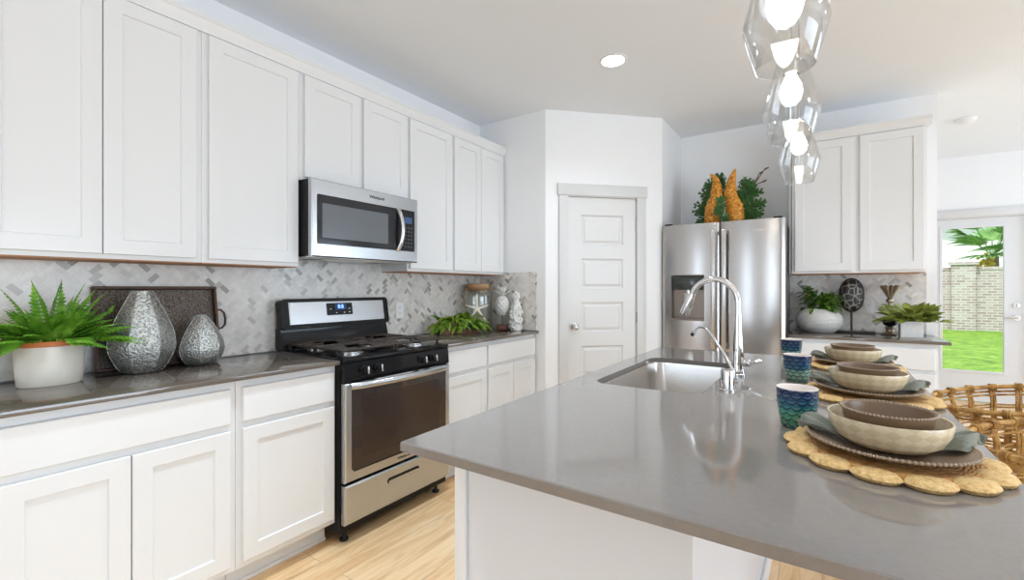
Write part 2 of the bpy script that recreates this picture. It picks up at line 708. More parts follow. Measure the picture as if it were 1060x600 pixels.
k.ball((0, 0, 0), .027, 16, (1, 1, .8))
k.build('door_knob', 'nickel', dr)
for hz in (.25, 1.02, 1.83):
    h_ = MB(PM)
    h_.cyl((a1 + .004, hz - .045, .006), (a1 + .004, hz + .045, .006), .007, n=10)
    h_.build('hinge', 'nickel', dr)

# ------------------------------------------------------------------ patio door
DMx = BACK(YD)
t = MB(DMx)
t.box((DX0 - .08, 0, 0), (DX0 + .004, DZ + .004, .018), .002)
t.box((DX1 - .004, 0, 0), (DX1 + .08, DZ + .004, .018), .002)
t.box((DX0 - .09, DZ + .004, 0), (DX1 + .09, DZ + .092, .024), .002)
t.box((DX0, 0, -T), (DX0 + .012, DZ, 0))
t.box((DX1 - .012, 0, -T), (DX1, DZ, 0))
t.box((DX0, DZ - .012, -T), (DX1, DZ, 0))
struct(t.build('trim_2', 'trim'), 'flat white casing around the glazed patio door', 'door trim')
d2 = thing('door_2', ((DX0 + DX1) / 2, YD + .03, 0), 'white patio door with one tall glass pane onto the lawn', 'door')
d2['kind'] = 'structure'
l0, l1 = DX0 + .014, DX1 - .014
g0, g1, gz0, gz1 = 1.138, 1.637, .346, 1.945
m = MB(DMx @ Matrix.Translation((0, 0, -.06)))
m.box((l0, .01, 0), (g0, DZ - .014, .044))
m.box((g1, .01, 0), (l1, DZ - .014, .044))
m.box((g0, .01, 0), (g1, gz0, .044))
m.box((g0, gz1, 0), (g1, DZ - .014, .044))
m.build('door_leaf', 'patio', d2, smooth=0)
m = MB(DMx @ Matrix.Translation((0, 0, -.06)))
for (u0, v0, u1, v1) in ((g0 - .022, gz0 - .022, g0 + .004, gz1 + .022), (g1 - .004, gz0 - .022, g1 + .022, gz1 + .022),
                         (g0 + .004, gz0 - .022, g1 - .004, gz0 + .004), (g0 + .004, gz1 - .004, g1 - .004, gz1 + .022)):
    m.box((u0, v0, .044), (u1, v1, .052), .002)
m.build('glazing_bead', 'patio', d2, smooth=0)
MB(DMx @ Matrix.Translation((0, 0, -.06))).box((g0, gz0, .018), (g1, gz1, .024)).build('glass_pane', 'pane', d2, smooth=0)
k = MB(DMx @ Matrix.Translation((1.731, .949, -.016)))
k.cyl((0, 0, 0), (0, 0, .008), .031, n=24)
k.cyl((0, 0, .008), (0, 0, .05), .010, n=12)
k.tube([(0, 0, .045), (-.04, .002, .05), (-.115, 0, .048)], [.010, .009, .007], 10)
k.build('door_lever', 'nickel', d2)
k = MB(DMx @ Matrix.Translation((1.731, 1.083, -.016)))
k.cyl((0, 0, 0), (0, 0, .012), .030, n=24)
k.box((-.006, -.018, .012), (.006, .018, .026), .003)
k.build('deadbolt', 'nickel', d2)


def board(name, a, b, label):
    struct(MB().box(a, b, .003).build(name, 'trim', smooth=0), label, 'baseboard')


board('baseboard_dining', (.2, YD - .014, 0), (DX0 - .095, YD, .13), 'white baseboard left of the patio door')
board('baseboard_dining_right', (DX1 + .095, YD - .014, 0), (XR, YD, .13), 'white baseboard right of the patio door')
board('baseboard_return', (PB[0], PB[1] + .02, 0), (PB[0] + .014, YB, .13), 'white baseboard beside the refrigerator')

# ------------------------------------------------------------------ backsplashes
ZT, ZU = .914, 1.385


def splash(name, a, b, label):
    struct(MB().box(a, b).build(name, 'tile', smooth=0), label, 'backsplash')


splash('backsplash_left', (XL + .0005, .0, ZT + .001), (XL + .007, YE - .008, 1.43), 'marble herringbone backsplash behind range, vases and fern')
splash('backsplash_end', (XL + .008, YE - .007, ZT + .001), (-1.972, YE - .0005, 1.405), 'marble herringbone backsplash at the counter corner with jar')
splash('backsplash_right', (-.235, YB - .007, ZT + .001), (.658, YB - .0005, 1.385), 'marble herringbone backsplash under the right upper cabinets')


def outlet(m, label):
    o = thing('wall_outlet', tuple(m @ Vector((0, 0, 0))), label, 'outlet')
    MB(m).box((-.036, -.058, 0), (.036, .058, .005), .002).build('cover_plate', 'white', o)
    for dz in (-.02, .02):
        q = MB(m)
        q.prism([(-.006 + x * .5, y) for x, y in rrect(-.02, dz - .014, .044, dz + .014, .01)], .005, .0065)
        s_ = q.build('socket', 'white', o)
        q = MB(m)
        q.box((-.007, dz - .004, .0065), (-.005, dz + .006, .007))
        q.box((.005, dz - .004, .0065), (.007, dz + .006, .007))
        q.build('slot', 'plate_gap', s_, smooth=0)


outlet(LEFT(XL + .0075, 2.31, 1.105), 'white double outlet on the marble tile right of the range')
outlet(BACK(YB - .0075, .311, 1.114), 'white double outlet on the tile beside the turtle shell')


# ------------------------------------------------------------------ cabinets
def shaker(m, u0, v0, u1, v1, name, parent, mat='cab', st=.058, w0=0.0, th=.02):
    q = MB(m)
    q.ring(u0, v0, u1, v1, [(0, w0), (0, w0 + th - .002), (.002, w0 + th), (st, w0 + th), (st + .003, w0 + th - .008), (st + .004, w0 + th - .008)])
    return q.build(name, mat, parent, smooth=0)


def slab(m, u0, v0, u1, v1, name, parent, mat='cab', th=.02):
    q = MB(m)
    q.ring(u0, v0, u1, v1, [(0, 0), (0, th - .003), (.003, th)])
    return q.build(name, mat, parent, smooth=0)


def base_cab(m, depth, u0, u1, loc, label, drawers, doors, group, toe=.085):
    o = thing('base_cabinet', loc, label, 'cabinet', group)
    q = MB(m)
    q.box((u0, .11, -depth), (u1, .893, 0))
    q.build('body', 'cab', o, smooth=0)
    q = MB(m)
    q.box((u0, 0, -depth), (u1, .11, -toe))
    q.box((u0, 0, -toe), (u1, .018, -toe + .012), .004)
    q.build('toe_kick', 'cab', o, smooth=0)
    for a, b in drawers:
        slab(m, a, .718, b, .860, 'drawer', o)
    for a, b in doors:
        shaker(m, a, .140, b, .690, 'door', o)
    return o


BF = LEFT(-1.995)
GB = 'white base cabinets along the left wall'
base_cab(BF, .574, .235, .909, (-2.28, .572, 0), 'white shaker base cabinet with two doors and one wide false drawer, below the fern', [(.250, .886)], [(.250, .563), (.567, .886)], GB)
base_cab(BF, .574, .911, 1.373, (-2.28, 1.142, 0), 'white shaker base cabinet with one drawer and one door, just left of the range', [(.933, 1.358)], [(.933, 1.358)], GB)
base_cab(BF, .574, 2.139, 2.598, (-2.28, 2.37, 0), 'white shaker base cabinet with one drawer and one door, just right of the range', [(2.162, 2.586)], [(2.162, 2.586)], GB)
base_cab(BF, .574, 2.600, 3.262, (-2.28, 2.93, 0), 'white shaker base cabinet in the corner under the jar, one drawer over two narrow doors', [(2.609, 3.248)], [(2.609, 2.926), (2.931, 3.248)], GB)


def counter(name, a, b, label, mat='quartz'):
    return tag(MB().box(a, b, .0025).build(name, mat), label, 'countertop')


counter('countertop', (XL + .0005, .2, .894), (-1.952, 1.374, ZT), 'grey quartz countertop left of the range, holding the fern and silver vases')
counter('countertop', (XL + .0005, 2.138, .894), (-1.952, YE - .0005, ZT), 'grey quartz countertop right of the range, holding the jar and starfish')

UF = LEFT(-2.316)
GU = 'white upper cabinets along the left wall'


def upper_cab(m, depth, u0, u1, z0, loc, label, doors, group, under=True):
    o = thing('upper_cabinet', loc, label, 'cabinet', group)
    q = MB(m)
    q.box((u0, z0, -depth), (u1, 2.44, 0))
    q.build('body', 'cab', o, smooth=0)
    if under:
        q = MB(m)
        q.box((u0 + .004, z0 - .005, -depth), (u1 - .004, z0, -.012))
        q.build('underside_panel', 'underwood', o, smooth=0)['label'] = 'bare brown wood underside'
    for a, b in doors:
        shaker(m, a, z0 + .018, b, 2.418, 'door', o)
    return o


upper_cab(UF, .255, .215, .912, ZU, (-2.45, .56, ZU), 'white shaker upper cabinet with two doors, above the fern', [(.245, .566), (.5695, .888)], GU)
upper_cab(UF, .255, .913, 1.3745, ZU, (-2.45, 1.14, ZU), 'white shaker upper cabinet with one door, just left of the microwave', [(.938, 1.362)], GU)
upper_cab(UF, .255, 1.3755, 2.1445, 1.851, (-2.45, 1.76, 1.851), 'short white shaker upper cabinet with two doors, above the microwave', [(1.401, 1.755), (1.783, 2.132)], GU, False)
upper_cab(UF, .255, 2.1455, 2.5925, ZU, (-2.45, 2.37, ZU), 'white shaker upper cabinet with one door, just right of the microwave', [(2.159, 2.5765)], GU)
upper_cab(UF, .255, 2.5935, 3.262, ZU, (-2.45, 2.93, ZU), 'white shaker upper cabinet with two narrow doors, in the corner above the jar', [(2.609, 2.929), (2.933, 3.250)], GU)
# crown
q = MB(Matrix(((1, 0, 0, 0), (0, 0, 1, 0), (0, 1, 0, 0), (0, 0, 0, 1))))
q.prism([(-2.572, 2.4405), (-2.312, 2.4405), (-2.312, 2.424), (-2.304, 2.424), (-2.300, 2.436), (-2.293, 2.448), (-2.285, 2.470), (-2.278, 2.478), (-2.278, 2.490), (-2.572, 2.490)], .215, 3.268)
struct(q.build('trim_3', 'cab', smooth=20), 'white crown moulding along the tops of the left upper cabinets', 'crown moulding')

# right run on the back wall
RF = BACK(4.10)
o = thing('base_cabinet', (.22, 4.38, 0), 'white base cabinet under the woven vase, right of the refrigerator', 'cabinet')
MB(RF).box((-.215, .11, -.548), (.64, .893, 0)).build('body', 'cab', o, smooth=0)
MB(RF).box((-.215, 0, -.548), (.64, .11, -.08)).build('toe_kick', 'cab', o, smooth=0)
slab(RF, -.195, .718, .622, .862, 'drawer', o)
shaker(RF, -.195, .140, .211, .690, 'door', o)
shaker(RF, .216, .140, .622, .690, 'door', o)
counter('countertop', (-.222, 4.072, .894), (.700, YB - .0005, ZT), 'grey quartz countertop right of the refrigerator, holding vase and turtle shell')
RU = BACK(4.33)
o = upper_cab(RU, .316, -.203, .614, ZU, (.2, 4.49, ZU), 'white shaker upper cabinet with two doors, right of the refrigerator', [(-.182, .184), (.235, .600)], None)
MB(BACK(4.36)).box((-.2235, ZU, -.28), (-.2095, 2.43, 0)).build('filler_strip', 'cab', o, smooth=0)
q = MB(Matrix(((0, 0, 1, 0), (1, 0, 0, 0), (0, 1, 0, 0), (0, 0, 0, 1))))
q.prism([(4.650, 2.4405), (4.326, 2.4405), (4.326, 2.424), (4.318, 2.424), (4.314, 2.436), (4.307, 2.448), (4.299, 2.470), (4.292, 2.478), (4.292, 2.490), (4.650, 2.490)], -.222, .640)
struct(q.build('trim_4', 'cab', smooth=20), 'white crown moulding on top of the right upper cabinet', 'crown moulding')


# ------------------------------------------------------------------ gas range
R0, R1 = 1.3765, 2.1355
RC = (R0 + R1) / 2
rg = thing('gas_range', (-2.25, RC, 0), 'stainless and black gas range between the base cabinets', 'stove')
MB().box((-2.545, R0, .058), (-1.958, R1, .900)).build('body', 'blacksatin', rg, smooth=0)
q = MB()
q.box((-2.545, R0, .9005), (-1.932, R1, .921), .006)
q.box((-2.50, R0 + .03, .921), (-1.97, R1 - .03, .923))
q.build('cooktop', 'black', rg)
q = MB(frame((0, R0 + .003, 0), (1, 0, 0), (0, -1, 0)) @ Matrix.Identity(4))
q.M = Matrix(((1, 0, 0, 0), (0, 0, 1, 0), (0, 1, 0, 0), (0, 0, 0, 1)))
q.prism([(-1.957, .803), (-1.928, .803), (-1.926, .812), (-1.934, .896), (-1.940, .900), (-1.957, .900)], R0 + .003, R1 - .003)
q.build('control_panel', 'black', rg, smooth=20)
for ky in (1.497, 1.583, 1.905, 1.990):
    kb = MB(frame((-1.931, ky, .853), (0, 1, 0), (1, 0, .09)))
    kb.cyl((0, 0, 0), (0, 0, .010), .024, n=24, bev=.002)
    kb.cyl((0, 0, .010), (0, 0, .030), .0195, .0175, n=24, bev=.003)
    ko = kb.build('knob', 'blacksatin', rg)
    kb = MB(frame((-1.931, ky, .853), (0, 1, 0), (1, 0, .09)))
    kb.box((-.0055, -.019, .0295), (.0055, .019, .042), .003)
    kb.build('knob_grip', 'steel', ko)
# oven door
od = MB(LEFT(-1.956))
DW0, DW1, DZ0, DZ1 = R0 + .004, R1 - .004, .312, .798
od.ring(DW0, DZ0, DW1, DZ1, [(0, 0), (0, .030), (.006, .036), (.048, .036)], cap=False)
od.M = LEFT(-1.956)
odo = od.build('oven_door', 'steel_h', rg, smooth=30)
od = MB(LEFT(-1.956))
od.prism(rrect(DW0 + .036, DZ0 + .055, DW1 - .036, DZ1 - .012, .012), .028, .0372)
od.build('oven_window', 'ovenglass', odo)
od = MB(LEFT(-1.956))
for zz in (.46, .60):
    od.box((DW0 + .14, zz, .0372), (DW1 - .14, zz + .0035, .0376))
od.prism(rrect(DW0 + .095, DZ0 + .105, DW1 - .095, DZ1 - .075, .02), .0372, .0374)
od.build('window_screen', flat('oven_inner', (.035, .020, .014), .08, var=.1, spec=.5), odo, smooth=0)
hp = []
for k_ in range(25):
    s_ = k_ / 24
    yy = DW0 + .030 + s_ * (DW1 - DW0 - .06)
    hp.append((-1.916 + .045 * math.sin(PI * s_) ** .55, yy, .786))
hq = MB()
hq.tube(hp, .0165, 12, flatk=1.15)
hq.build('door_handle', 'steel_h', odo)
text_mesh('badge', 'Whirlpool', .022, 'blacksatin', odo, frame((-1.9195, RC, .338), (0, 1, 0), (1, 0, 0)))
# drawer
dq = MB(LEFT(-1.956))
dq.ring(DW0, .105, DW1, .298, [(0, 0), (0, .028), (.008, .036)])
dro = dq.build('drawer', 'steel_h', rg, smooth=30)
dq = MB(LEFT(-1.956))
dq.prism(rrect(RC - .115, .222, RC + .115, .252, .014), .0355, .0375)
dq.build('pull_slot', 'blacksatin', dro)
dq = MB(LEFT(-1.956))
dq.prism(rrect(RC - .110, .225, RC + .110, .239, .007), .0375, .041)
dq.build('pull_lip', 'steel_h', dro)
for fx, fy in ((-1.995, R0 + .05), (-1.995, R1 - .05), (-2.5, R0 + .05), (-2.5, R1 - .05)):
    fq = MB()
    fq.cyl((fx, fy, .0), (fx, fy, .012), .022, n=18, bev=.003)
    fq.cyl((fx, fy, .012), (fx, fy, .060), .011, n=12)
    fq.build('foot', 'rubber', rg)
# backguard
bq = MB(Matrix(((1, 0, 0, 0), (0, 0, 1, 0), (0, 1, 0, 0), (0, 0, 0, 1))))
bq.prism([(-2.56, .9215), (-2.475, .9215), (-2.482, .940), (-2.505, 1.02), (-2.505, 1.04), (-2.56, 1.04)], R0 + .006, R1 - .006)
bgo = bq.build('backguard', 'black', rg, smooth=20)
tilt = math.radians(9)
BT = Matrix.Translation((-2.474, 0, 1.036)) @ Matrix.Rotation(-tilt, 4, 'Y') @ Matrix.Translation((2.474, 0, -1.036))
bq = MB(BT @ LEFT(-2.474))
bq.prism(rrect(R0 + .004, 1.036, R1 - .004, 1.210, .022), -.062, 0)
bq.build('control_head', 'black', bgo)
bq = MB()
bq.box((-2.566, R0 + .012, 1.041), (-2.530, R1 - .012, 1.190), .004)
bq.build('control_head_back', 'blacksatin', bgo)
bq = MB(BT @ LEFT(-2.474))
bq.ring(1.418, 1.058, 2.088, 1.192, [(0, 0), (0, .004), (.004, .007)])
bq.build('control_plate', 'steel_h', bgo, smooth=20)
bq = MB(BT @ LEFT(-2.467))
bq.prism(rrect(1.655, 1.104, 1.835, 1.178, .005), 0, .003)
cs = bq.build('clock_panel', 'black', bgo)
bq = MB(BT @ LEFT(-2.464))
bq.box((1.712, 1.136, 0), (1.790, 1.173, .0006))
bq.build('clock_screen', 'blueglow', cs, smooth=0)
text_mesh('clock_digits', '8:8', .034, 'blue', cs, BT @ frame((-2.4625, 1.750, 1.155), (0, 1, 0), (1, 0, 0)), .0004)
for yy, zz in ((1.680, 1.142), (1.720, 1.118), (1.775, 1.118), (1.812, 1.142), (1.812, 1.120)):
    bq = MB(BT @ LEFT(-2.464))
    bq.box((yy - .006, zz - .002, 0), (yy + .006, zz + .002, .0005))
    bq.build('button', 'white', cs, smooth=0)
# burners and grates
for bx, by, br_ in ((-2.39, 1.53, .042), (-2.39, 1.985, .036), (-2.09, 1.53, .048), (-2.09, 1.985, .048), (-2.24, RC, .038)):
    b_ = MB()
    b_.lathe([(br_ * 1.5, 0), (br_ * 1.5, .004), (br_ * 1.1, .006), (br_ * 1.1, .010)], (bx, by, .9232), 28)
    bo = b_.build('burner', 'steel', rg)
    b_ = MB()
    b_.lathe([(br_, .010), (br_, .016), (br_ * .9, .019), (0.0001, .0195)], (bx, by, .9232), 28)
    b_.build('burner_cap', 'iron', bo)
for gy0, gy1 in ((R0 + .03, RC - .003), (RC + .003, R1 - .03)):
    g_ = MB()
    gx0, gx1, gz = -2.475, -1.985, .9475
    b = .0125
    for x in (gx0, gx1 - b):
        g_.box((x, gy0, gz), (x + b, gy1, gz + .012), .003, 1)
    for y in (gy0, gy1 - b):
        g_.box((gx0 + b, y, gz), (gx1 - b, y + b, gz + .012), .003, 1)
    ym = (gy0 + gy1) / 2
    g_.box((gx0 + b, ym - b / 2, gz + .001), (gx0 + .075, ym + b / 2, gz + .012), .003, 1)
    g_.box((gx1 - .075, ym - b / 2, gz + .001), (gx1 - b, ym + b / 2, gz + .012), .003, 1)
    xm = (gx0 + gx1) / 2
    g_.box((xm - .03, gy0 + b, gz), (xm + .03, gy1 - b, gz + .012), .003, 1)
    for xc in (-2.39, -2.09):
        for dx in (-.055, .055):
            g_.box((xc + dx - .008, gy0 + b, gz + .001), (xc + dx + .008, gy0 + .125, gz + .012), .003, 1)
            g_.box((xc + dx - .008, gy1 - .125, gz + .001), (xc + dx + .008, gy1 - b, gz + .012), .003, 1)
        for (y0_, y1_) in ((gy0 + b, gy0 + .10), (gy1 - .10, gy1 - b)):
            g_.box((xc - .014, y0_, gz + .0005), (xc + .014, y1_, gz + .012), .003, 1)
    for x in (gx0 + .002, gx1 - .014, xm - .006):
        for y in (gy0 + .002, gy1 - .014):
            g_.box((x, y, .9235), (x + .012, y + .012, gz))
    g_.build('grate', 'iron', rg)

# ------------------------------------------------------------------ microwave
W0, W1, WZ0, WZ1 = 1.3785, 2.1325, 1.432, 1.848
mw = thing('microwave', (-2.38, (W0 + W1) / 2, WZ0), 'stainless over-the-range microwave with black glass door', 'microwave')
q = MB()
q.box((-2.572, W0 + .002, WZ0 + .012), (-2.232, W1 - .002, WZ1))
q.build('case', 'blacksatin', mw, smooth=0)
q = MB()
q.box((-2.56, W0 + .01, WZ0), (-2.245, W1 - .01, WZ0 + .0118), .004)
uo = q.build('vent_grille', 'steel', mw)
for yy in (1.50, 1.95):
    MB().box((-2.44, yy - .05, WZ0 - .0015), (-2.36, yy + .05, WZ0 - .0002)).build('filter_screen', 'blacksatin', uo, smooth=0)
WM = LEFT(-2.231)
q = MB(WM)
q.ring(W0, WZ0 + .004, W1, WZ1, [(0, 0), (0, .024), (.006, .031), (.020, .031)], cap=False)
q.M = WM
gu0, gu1, gv0, gv1 = W0 + .030, W1 - .030, 1.505, 1.768
for a, b in (((W0 + .02, WZ0 + .024, .012), (W1 - .02, gv0, .031)), ((W0 + .02, gv1, .012), (W1 - .02, WZ1 - .02, .031)),
             ((W0 + .02, gv0, .012), (gu0, gv1, .031)), ((gu1, gv0, .012), (W1 - .02, gv1, .031))):
    q.box(a, b)
mdo = q.build('front_frame', 'steel_h', mw, smooth=30)
q = MB(WM)
q.prism(rrect(gu0, gv0, gu1, gv1, .008), .010, .0325)
go = q.build('glass_door', 'mwglass', mw)
q = MB(WM)
q.prism(rrect(gu0 + .03, gv0 + .035, gu0 + .475, gv1 - .045, .006), .0325, .0329)
q.build('window_screen', 'mwscreen', go, smooth=0)
hp = []
hu = gu1 - .140
for k_ in range(21):
    s_ = k_ / 20
    hp.append((WM @ Vector((hu + .012 * math.sin(PI * s_), gv0 + .004 + s_ * (gv1 - gv0 - .008), .028 + .036 * math.sin(PI * s_) ** .6))))
q = MB()
q.tube(hp, .0135, 12)
q.build('handle', 'steel', go)
q = MB(WM)
q.box((gu1 - .088, gv1 - .085, .0325), (gu1 - .022, gv1 - .045, .033))
q.build('display', flat('microwave_display', (.03, .06, .12), .2, var=0, ecol=(.05, .12, .3), estr=.25), go, smooth=0)
q = MB(WM)
for r_ in range(6):
    for c_ in range(3):
        q.box((gu1 - .084 + c_ * .024, gv0 + .025 + r_ * .024, .0325), (gu1 - .070 + c_ * .024, gv0 + .034 + r_ * .024, .0329))
q.build('keypad', flat('keypad_grey', (.05, .052, .056), .4, var=0), go, smooth=0)
text_mesh('badge', 'Whirlpool', .026, 'blacksatin', mdo, frame((-2.1992, 1.80, 1.808), (0, 1, 0), (1, 0, 0)))

# ------------------------------------------------------------------ refrigerator
FX0, FX1, FY, FZ = -1.138, -.2265, 3.955, 1.800
FM = (FX0 + FX1) / 2
fr = thing('refrigerator', (FM, 4.3, 0), 'stainless french-door refrigerator with water dispenser', 'refrigerator')
q = MB()
q.box((FX0 + .006, FY + .075, .03), (FX1 - .006, 4.635, FZ - .022))
q.build('body', flat('fridge_side', (.12, .12, .125), .45, var=0), fr, smooth=0)
for fx in (FX0 + .06, FX1 - .06):
    f_ = MB().cyl((fx, FY + .12, 0), (fx, FY + .12, .03), .02, n=12)
    f_.build('foot', 'rubber', fr)


def fdoor(u0, u1, z0, z1, name, hole=None):
    """front door with a slightly bowed face; hole = dispenser opening"""
    q = MB(BACK(FY + .07))
    us = [u0 + (u1 - u0) * k_ / 24 for k_ in range(25)]
    if hole:
        us = sorted(set([round(x, 5) for x in us] + [hole[0], hole[2]]))
        us = [x for x in us if x in (hole[0], hole[2]) or min(abs(x - hole[0]), abs(x - hole[2])) > .006]
    zr = [z0] + ([hole[1], hole[3]] if hole else []) + [z1]

    def w(x):
        s_ = (x - u0) / (u1 - u0)
        e = min(s_, 1 - s_)
        return .050 + .020 * math.sin(PI * s_) ** .7 - (.012 * (1 - e / .03) ** 2 if e < .03 else 0)
    fr_ = [[q.v((x, z, w(x))) for z in zr] for x in us]
    bk = [[q.v((x, z, 0)) for z in zr] for x in us]
    nz = len(zr)
    for i in range(len(us) - 1):
        for j in range(nz - 1):
            if hole and j == 1 and us[i] >= hole[0] - 1e-6 and us[i + 1] <= hole[2] + 1e-6:
                continue
            q.f([fr_[i][j], fr_[i + 1][j], fr_[i + 1][j + 1], fr_[i][j + 1]])
            q.f([bk[i][j], bk[i][j + 1], bk[i + 1][j + 1], bk[i + 1][j]])
        q.f([fr_[i][0], bk[i][0], bk[i + 1][0], fr_[i + 1][0]])
        q.f([fr_[i][-1], fr_[i + 1][-1], bk[i + 1][-1], bk[i][-1]])
    for j in range(nz - 1):
        q.f([fr_[0][j], fr_[0][j + 1], bk[0][j + 1], bk[0][j]])
        q.f([fr_[-1][j], bk[-1][j], bk[-1][j + 1], fr_[-1][j + 1]])
    return q.build(name, 'fsteel', fr, smooth=40)


HOLE = (-1.062, 1.000, -.795, 1.380)
d_l = fdoor(FX0, FM - .003, .66, FZ, 'left_door', HOLE)
d_r = fdoor(FM + .003, FX1, .66, FZ, 'right_door')
fz = fdoor(FX0, FX1, .06, .652, 'freezer_drawer')
# dispenser recess
q = MB(BACK(FY + .07))
h0, z0, h1, z1 = HOLE
q.box((h0, z0, .003), (h1, z1, .006))
for a, b in (((h0, z0, .006), (h0 + .006, z1, .062)), ((h1 - .006, z0, .006), (h1, z1, .062)), ((h0 + .006, z0, .006), (h1 - .006, z0 + .016, .075)), ((h0 + .006, z1 - .006, .006), (h1 - .006, z1, .062))):
    q.box(a, b)
dp = q.build('dispenser', M['dsteel'], d_l, smooth=0)
q = MB(BACK(FY + .07))
q.box((h0 + .007, z1 - .125, .007), (h1 - .007, z1 - .007, .055), .004)
q.build('dispenser_panel', flat('dispenser_black', (.035, .04, .035), .12, var=0), d_l)
q = MB(BACK(FY + .07))
q.box((-.965, z0 + .09, .007), (-.892, z0 + .235, .018), .006)
q.cyl((-.93, z1 - .155, .03), (-.93, z1 - .126, .03), .018, n=14)
q.build('paddle', 'nickel', d_l)
for hx, dd, nm in ((FM - .040, d_l, 'l'), (FM + .040, d_r, 'r')):
    q = MB()
    y0 = FY - .042
    q.box((hx - .017, y0 - .006, .78), (hx + .017, y0 + .014, 1.735), .006)
    for zz in (.80, 1.70):
        q.box((hx - .010, y0 + .014, zz), (hx + .010, FY + .01, zz + .03), .003)
    q.build('handle', 'steel', dd)
q = MB()
q.tube([(FX0 + .12, FY - .045, .59), (FM, FY - .058, .59), (FX1 - .12, FY - .045, .59)], .013, 12)
for xx in (FX0 + .15, FX1 - .15):
    q.cyl((xx, FY - .045, .59), (xx, FY + .012, .59), .009, n=10)
q.build('handle', 'steel', fz)
text_mesh('badge', 'Whirlpool', .030, 'chrome', d_r, frame((-.375, FY - .0015, 1.715), (1, 0, 0), (0, -1, 0)), .002)
for hx in (FX0 + .05, FX1 - .05):
    q = MB()
    q.box((hx - .03, FY + .02, FZ + .0005), (hx + .03, FY + .12, FZ + .014), .004)
    q.build('hinge_cover', 'blacksatin', fr)

# ------------------------------------------------------------------ island
IX0, IX1, IY0, IY1 = -.81, .305, .73, 2.785
BX0, BX1, BY0, BY1 = -.785, -.205, .915, 2.765
SX0, SX1, SY0, SY1, SR = -.722, -.335, 1.60, 2.36, .06
isl = thing('kitchen_island', ((BX0 + BX1) / 2, (BY0 + BY1) / 2, 0), 'white kitchen island base under the overhanging quartz top', 'kitchen island')
q = MB()
# shell walls round the sink so the basin hangs free
q.box((BX0, BY0, .0), (BX1, 1.50, .891))
q.box((BX0, 2.46, .0), (BX1, BY1, .891))
q.box((BX0, 1.50, .0), (BX1, 2.46, .62))
q.box((BX0, 1.50, .62), (BX0 + .02, 2.46, .891))
q.box((BX1 - .02, 1.50, .62), (BX1, 2.46, .891))
q.build('body', 'island', isl, smooth=0)
q = MB()
q.box((BX0 - .010, BY0 - .014, 0), (BX0 + .024, BY0 - .0005, .891), .003)
q.build('corner_trim', 'cab', isl, smooth=0)
q = MB()
q.box((BX0 + .026, BY0 - .012, 0), (BX1, BY0 - .0005, .10), .003)
q.box((BX1 + .0005, BY0 - .012, 0), (BX1 + .012, BY1, .10), .003)
q.build('baseboard', 'cab', isl, smooth=0)
IF = frame((BX0 - .0005, 0, 0), (0, -1, 0), (-1, 0, 0))
for a, b in ((BY0 + .03, 1.50), (1.52, 1.98), (1.99, 2.45), (2.47, BY1 - .01)):
    shaker(IF, -b, .13, -a, .86, 'door', isl, 'island')
for by in (1.30, 2.05, 2.62):
    q = MB(Matrix(((1, 0, 0, 0), (0, 0, 1, 0), (0, 1, 0, 0), (0, 0, 0, 1))))
    q.prism([(BX1 + .0005, .8905), (BX1 + .0005, .70), (BX1 + .03, .70), (BX1 + .06, .80), (BX1 + .25, .865), (BX1 + .25, .8905)], by - .02, by + .02)
    q.build('bracket', 'island', isl, smooth=0)

# countertop with the sink cut-out
q = MB()
inner = rrect(SX0, SY0, SX1, SY1, SR, 8)


def slab_with_hole(q, z0, z1):
    n = len(inner)
    cx, cy = (SX0 + SX1) / 2, (SY0 + SY1) / 2
    out = []
    for x, y in inner:                      # matching points on the outer rectangle
        dx, dy = x - cx, y - cy
        ts = []
        if dx > 1e-9: ts.append((IX1 - cx) / dx)
        if dx < -1e-9: ts.append((IX0 - cx) / dx)
        if dy > 1e-9: ts.append((IY1 - cy) / dy)
        if dy < -1e-9: ts.append((IY0 - cy) / dy)
        tt = min(ts)
        out.append((cx + dx * tt, cy + dy * tt))
    # snap corners
    for c in ((IX0, IY0), (IX1, IY0), (IX1, IY1), (IX0, IY1)):
        k_ = min(range(n), key=lambda i: math.dist(out[i], c))
        out[k_] = c
    bvl = .0025

    def ins(p):
        return (min(max(p[0], IX0 + bvl), IX1 - bvl), min(max(p[1], IY0 + bvl), IY1 - bvl))
    it = [q.v((*p, z1)) for p in inner]
    ib = [q.v((*p, z0)) for p in inner]
    ot = [q.v((*ins(p), z1)) for p in out]
    om = [q.v((*p, z1 - bvl)) for p in out]
    ob = [q.v((*p, z0)) for p in out]
    for i in range(n):
        j = (i + 1) % n
        q.f([it[i], ot[i], ot[j], it[j]])
        q.f([ot[i], om[i], om[j], ot[j]])
        q.f([om[i], ob[i], ob[j], om[j]])
        q.f([ob[i], ib[i], ib[j], ob[j]])
        q.f([ib[i], it[i], it[j], ib[j]])


slab_with_hole(q, .892, ZT)
tag(q.build('island_countertop', 'quartz_i', smooth=30), 'large grey quartz island top with undermount sink', 'countertop')

